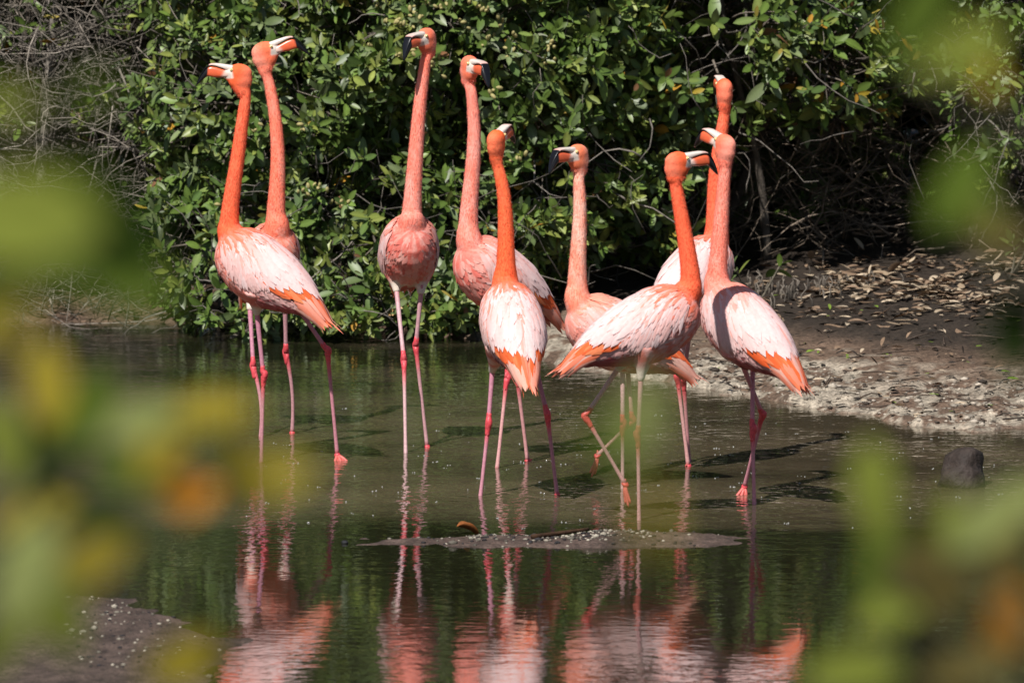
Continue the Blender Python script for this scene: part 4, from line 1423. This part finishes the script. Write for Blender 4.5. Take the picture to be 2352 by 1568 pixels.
bs = MB()
for q, (u, v, s) in enumerate([(792, 1248, .012)]):
    p = gnd(u, v)
    bs.add(*rock_mesh((p[0], p[1], .003), (s, s, s * .7), 5, None, .15, 12, 8), col=(.02, .02, .022))
    o = bs.build('stone', M_STONE, None, (p[0], p[1], 0))
    tag(o, 'tiny black stone in the water left of the mud bar', 'stone')

# curled orange leaf and stick on the bar
lp = gnd(1075, 1226)
lz = zter(lp[0], lp[1])
V, Q = leaf_mesh_data(.085, .05, .9, .5, 7)
V[:, 0] -= .04
V[:, 2] += .024
mb = MB()
mb.add(V @ np.array([[math.cos(.35), math.sin(.35), 0], [-math.sin(.35), math.cos(.35), 0], [0, 0, 1]]) + np.array([lp[0], lp[1], lz + .012]), Q, col=(.27, .09, .025))
th = mb.build('curled_leaf', M_DRY, None, (lp[0], lp[1], lz))
md = th.modifiers.new('thickness', 'SOLIDIFY'); md.thickness = .002
tag(th, 'curled orange brown dead leaf lying on the mud bar', 'leaf')
st = MB()
a_, b2 = gnd(1222, 1243), gnd(1352, 1231)
pts = smooth_path([[a_[0], a_[1], zter(a_[0], a_[1]) + .008], [(a_[0] + b2[0]) / 2, (a_[1] + b2[1]) / 2, zter((a_[0] + b2[0]) / 2, (a_[1] + b2[1]) / 2) + .016], [b2[0], b2[1], zter(b2[0], b2[1]) + .012]], 9)
twig_mb(st, pts, .009, .006, 7, (.055, .028, .015))
o = st.build('stick', M_BARK, None, a_)
tag(o, 'dark brown waterlogged stick lying on the mud bar', 'stick')

# bubbles of foam drifting on the surface
fo = MB()
for _ in range(150):
    u, v = rng.uniform(560, 2300), rng.normal(1075, 75)
    if v < 930 or v > 1230: continue
    p = gnd(u, v)
    if zter(p[0], p[1]) > -.004: continue
    for _k in range(rng.integers(1, 4)):
        s = rng.uniform(.0015, .0038)
        vv, q, t = ellipsoid((p[0] + rng.normal(0, .008), p[1] + rng.normal(0, .012), .0005), [np.array([0, 0, s * .6]), np.array([s, 0, 0]), np.array([0, s, 0])], 6, 4)
        fo.add(vv, q, t, col=(.34, .34, .32))
o = fo.build('foam_bubbles', M_EYE)
tag(o, 'tiny pale foam bubbles drifting on the muddy water', 'foam', kind='stuff')

# ------------------------------------------------------------------ blurred shrubs close to the viewer
NEARC = {'g': (.064, .096, .012), 'd': (.018, .038, .004), 'y': (.250, .200, .022), 'l': (.150, .175, .028), 'o': (.33, .135, .014), 'b': (.095, .075, .022), 'p': (.180, .205, .065)}


def near_shrub(label, foot, leaves, seed, dist):
    """leaves: (u, v, colour, length cm, distance from the camera, direction in degrees)."""
    rng = np.random.default_rng(seed)
    base = np.array([foot[0], foot[1], zter(foot[0], foot[1])])
    root = empty('near_mangrove_shrub', base)
    tag(root, label, 'shrub', 'out-of-focus mangrove shrubs close to the viewer')
    leaves = [(u, v, c, L * 1.04, dd * 1.20, an) for (u, v, c, L, dd, an) in leaves]
    pts = [at(u, v, CAM_Y + dd) for (u, v, c, L, dd, an) in leaves]
    hub = np.array([base[0], base[1], min(p[2] for p in pts) - .25])
    main = MB()
    twig_mb(main, smooth_path([base - np.array([0, 0, .05]), LERP(base, hub, .5) + rng.normal(0, .04, 3), hub], 10), .016, .010, 7, (.10, .085, .065))
    main.build('stem', M_BARK, root, base)
    for p, (u, v, c, L, dd, an) in zip(pts, leaves):
        d = np.array([math.cos(R(an)), rng.normal(0, .3), math.sin(R(an))])
        b0 = p - unit(d) * L / 200
        V, Q = leaf_mesh_data(L / 100, L / 100 * rng.uniform(.42, .52), .2, .12, 6)
        rt = frames(d[None], np.array([[rng.normal(0, .25), -1.0, .55 + rng.normal(0, .3)]]))[0]
        mb = MB()
        mb.add((rt @ V.T).T + b0, Q, col=np.array(NEARC[c]) * rng.uniform(.85, 1.15))
        lf = mb.build('leaf', M_NEAR, root, base)
        side_hub = hub + np.array([0, 0, rng.uniform(-.1, .1)])
        mid = np.array([LERP(b0[0], hub[0], .65), LERP(b0[1], hub[1], .6), LERP(b0[2], hub[2], .35) - .03])
        tw = MB()
        twig_mb(tw, smooth_path([side_hub, mid, b0], 8), .003, .0010, 5, (.10, .10, .05))
        tw.build('twig', M_BARK, root, base)
    return root


near_shrub('large blurred olive and yellow-green leaves at the left edge, upper half', (-.62, -26.4),
           [(-30, 500, 'l', 8, 3.4, -20), (70, 480, 'l', 7, 3.3, -10), (180, 600, 'g', 7, 3.6, 10), (60, 620, 'g', 7, 3.4, 200), (260, 520, 'd', 7, 3.5, -40), (120, 450, 'g', 6, 3.6, 20), (10, 235, 'l', 3.5, 3.6, 0),
            (0, 700, 'y', 6, 3.5, 80), (270, 640, 'g', 6, 3.5, -20), (215, 205, 'g', 2.2, 3.2, 40)], 401, 3.4)
near_shrub('blurred yellow, orange and green leaves in the lower left corner', (-.55, -25.6),
           [(110, 880, 'y', 5.5, 4.2, 95), (200, 940, 'g', 6, 4.3, 60), (320, 965, 'p', 5, 4.1, 20), (480, 940, 'y', 6, 4.3, 10), (400, 1110, 'o', 5.5, 4.4, -35), (455, 1150, 'o', 3.5, 4.4, 50), (110, 1080, 'd', 7, 4.4, 100),
            (560, 1085, 'y', 5.5, 4.2, -70), (10, 1010, 'l', 6, 4.2, 100), (290, 1080, 'g', 6, 4.3, -20), (60, 1310, 'p', 7, 4.0, 75), (120, 1380, 'l', 7, 4.1, 110), (20, 1440, 'l', 7, 4.2, 60), (430, 1515, 'y', 6, 4.2, 20),
            (220, 1190, 'd', 6, 4.4, -10), (380, 1010, 'y', 6, 4.3, 60), (520, 1030, 'd', 4, 4.4, 0), (200, 1290, 'y', 6, 4.2, 30), (70, 1180, 'y', 6, 4.4, 20), (640, 1090, 'y', 4, 3.6, 20)], 402, 4.3)
near_shrub('blurred green leaf sprig in front of the walking flamingo legs', (.05, -26.0),
           [(1470, 955, 'p', 4.3, 3.5, 80), (1405, 1020, 'g', 3.4, 3.3, 130), (1500, 1190, 'y', 2.4, 2.7, 100)], 403, 3.8)
near_shrub('blurred yellow-green leaves at the upper right', (.66, -26.2),
           [(2210, 110, 'l', 6, 4.0, 30), (2250, 150, 'y', 4, 4.0, 130), (2110, 30, 'g', 6, 4.0, 60), (2200, 430, 'g', 6, 4.2, 60), (2240, 470, 'l', 5.5, 4.3, -50), (2300, 545, 'b', 4, 4.2, 0), (2330, 760, 'd', 6, 4.1, 90)], 404, 4.2)
near_shrub('blurred green and orange leaves in the lower right corner', (.55, -25.7),
           [(2010, 1130, 'l', 6.5, 4.3, 100), (2020, 1290, 'g', 6, 4.4, 80), (2060, 1400, 'l', 6, 4.3, 20), (1960, 1540, 'l', 6.5, 4.2, 10), (2270, 1195, 'p', 6, 4.2, 40), (2190, 1215, 'l', 5, 4.3, 100), (2310, 1250, 'b', 6, 4.3, 80),
            (2180, 1330, 'b', 6, 4.2, 60), (2310, 1440, 'o', 6, 4.3, 80), (2230, 1530, 'b', 6, 4.2, 20), (2340, 1150, 'p', 5, 4.4, 30), (2110, 1290, 'b', 5, 4.3, 30)], 405, 4.3)
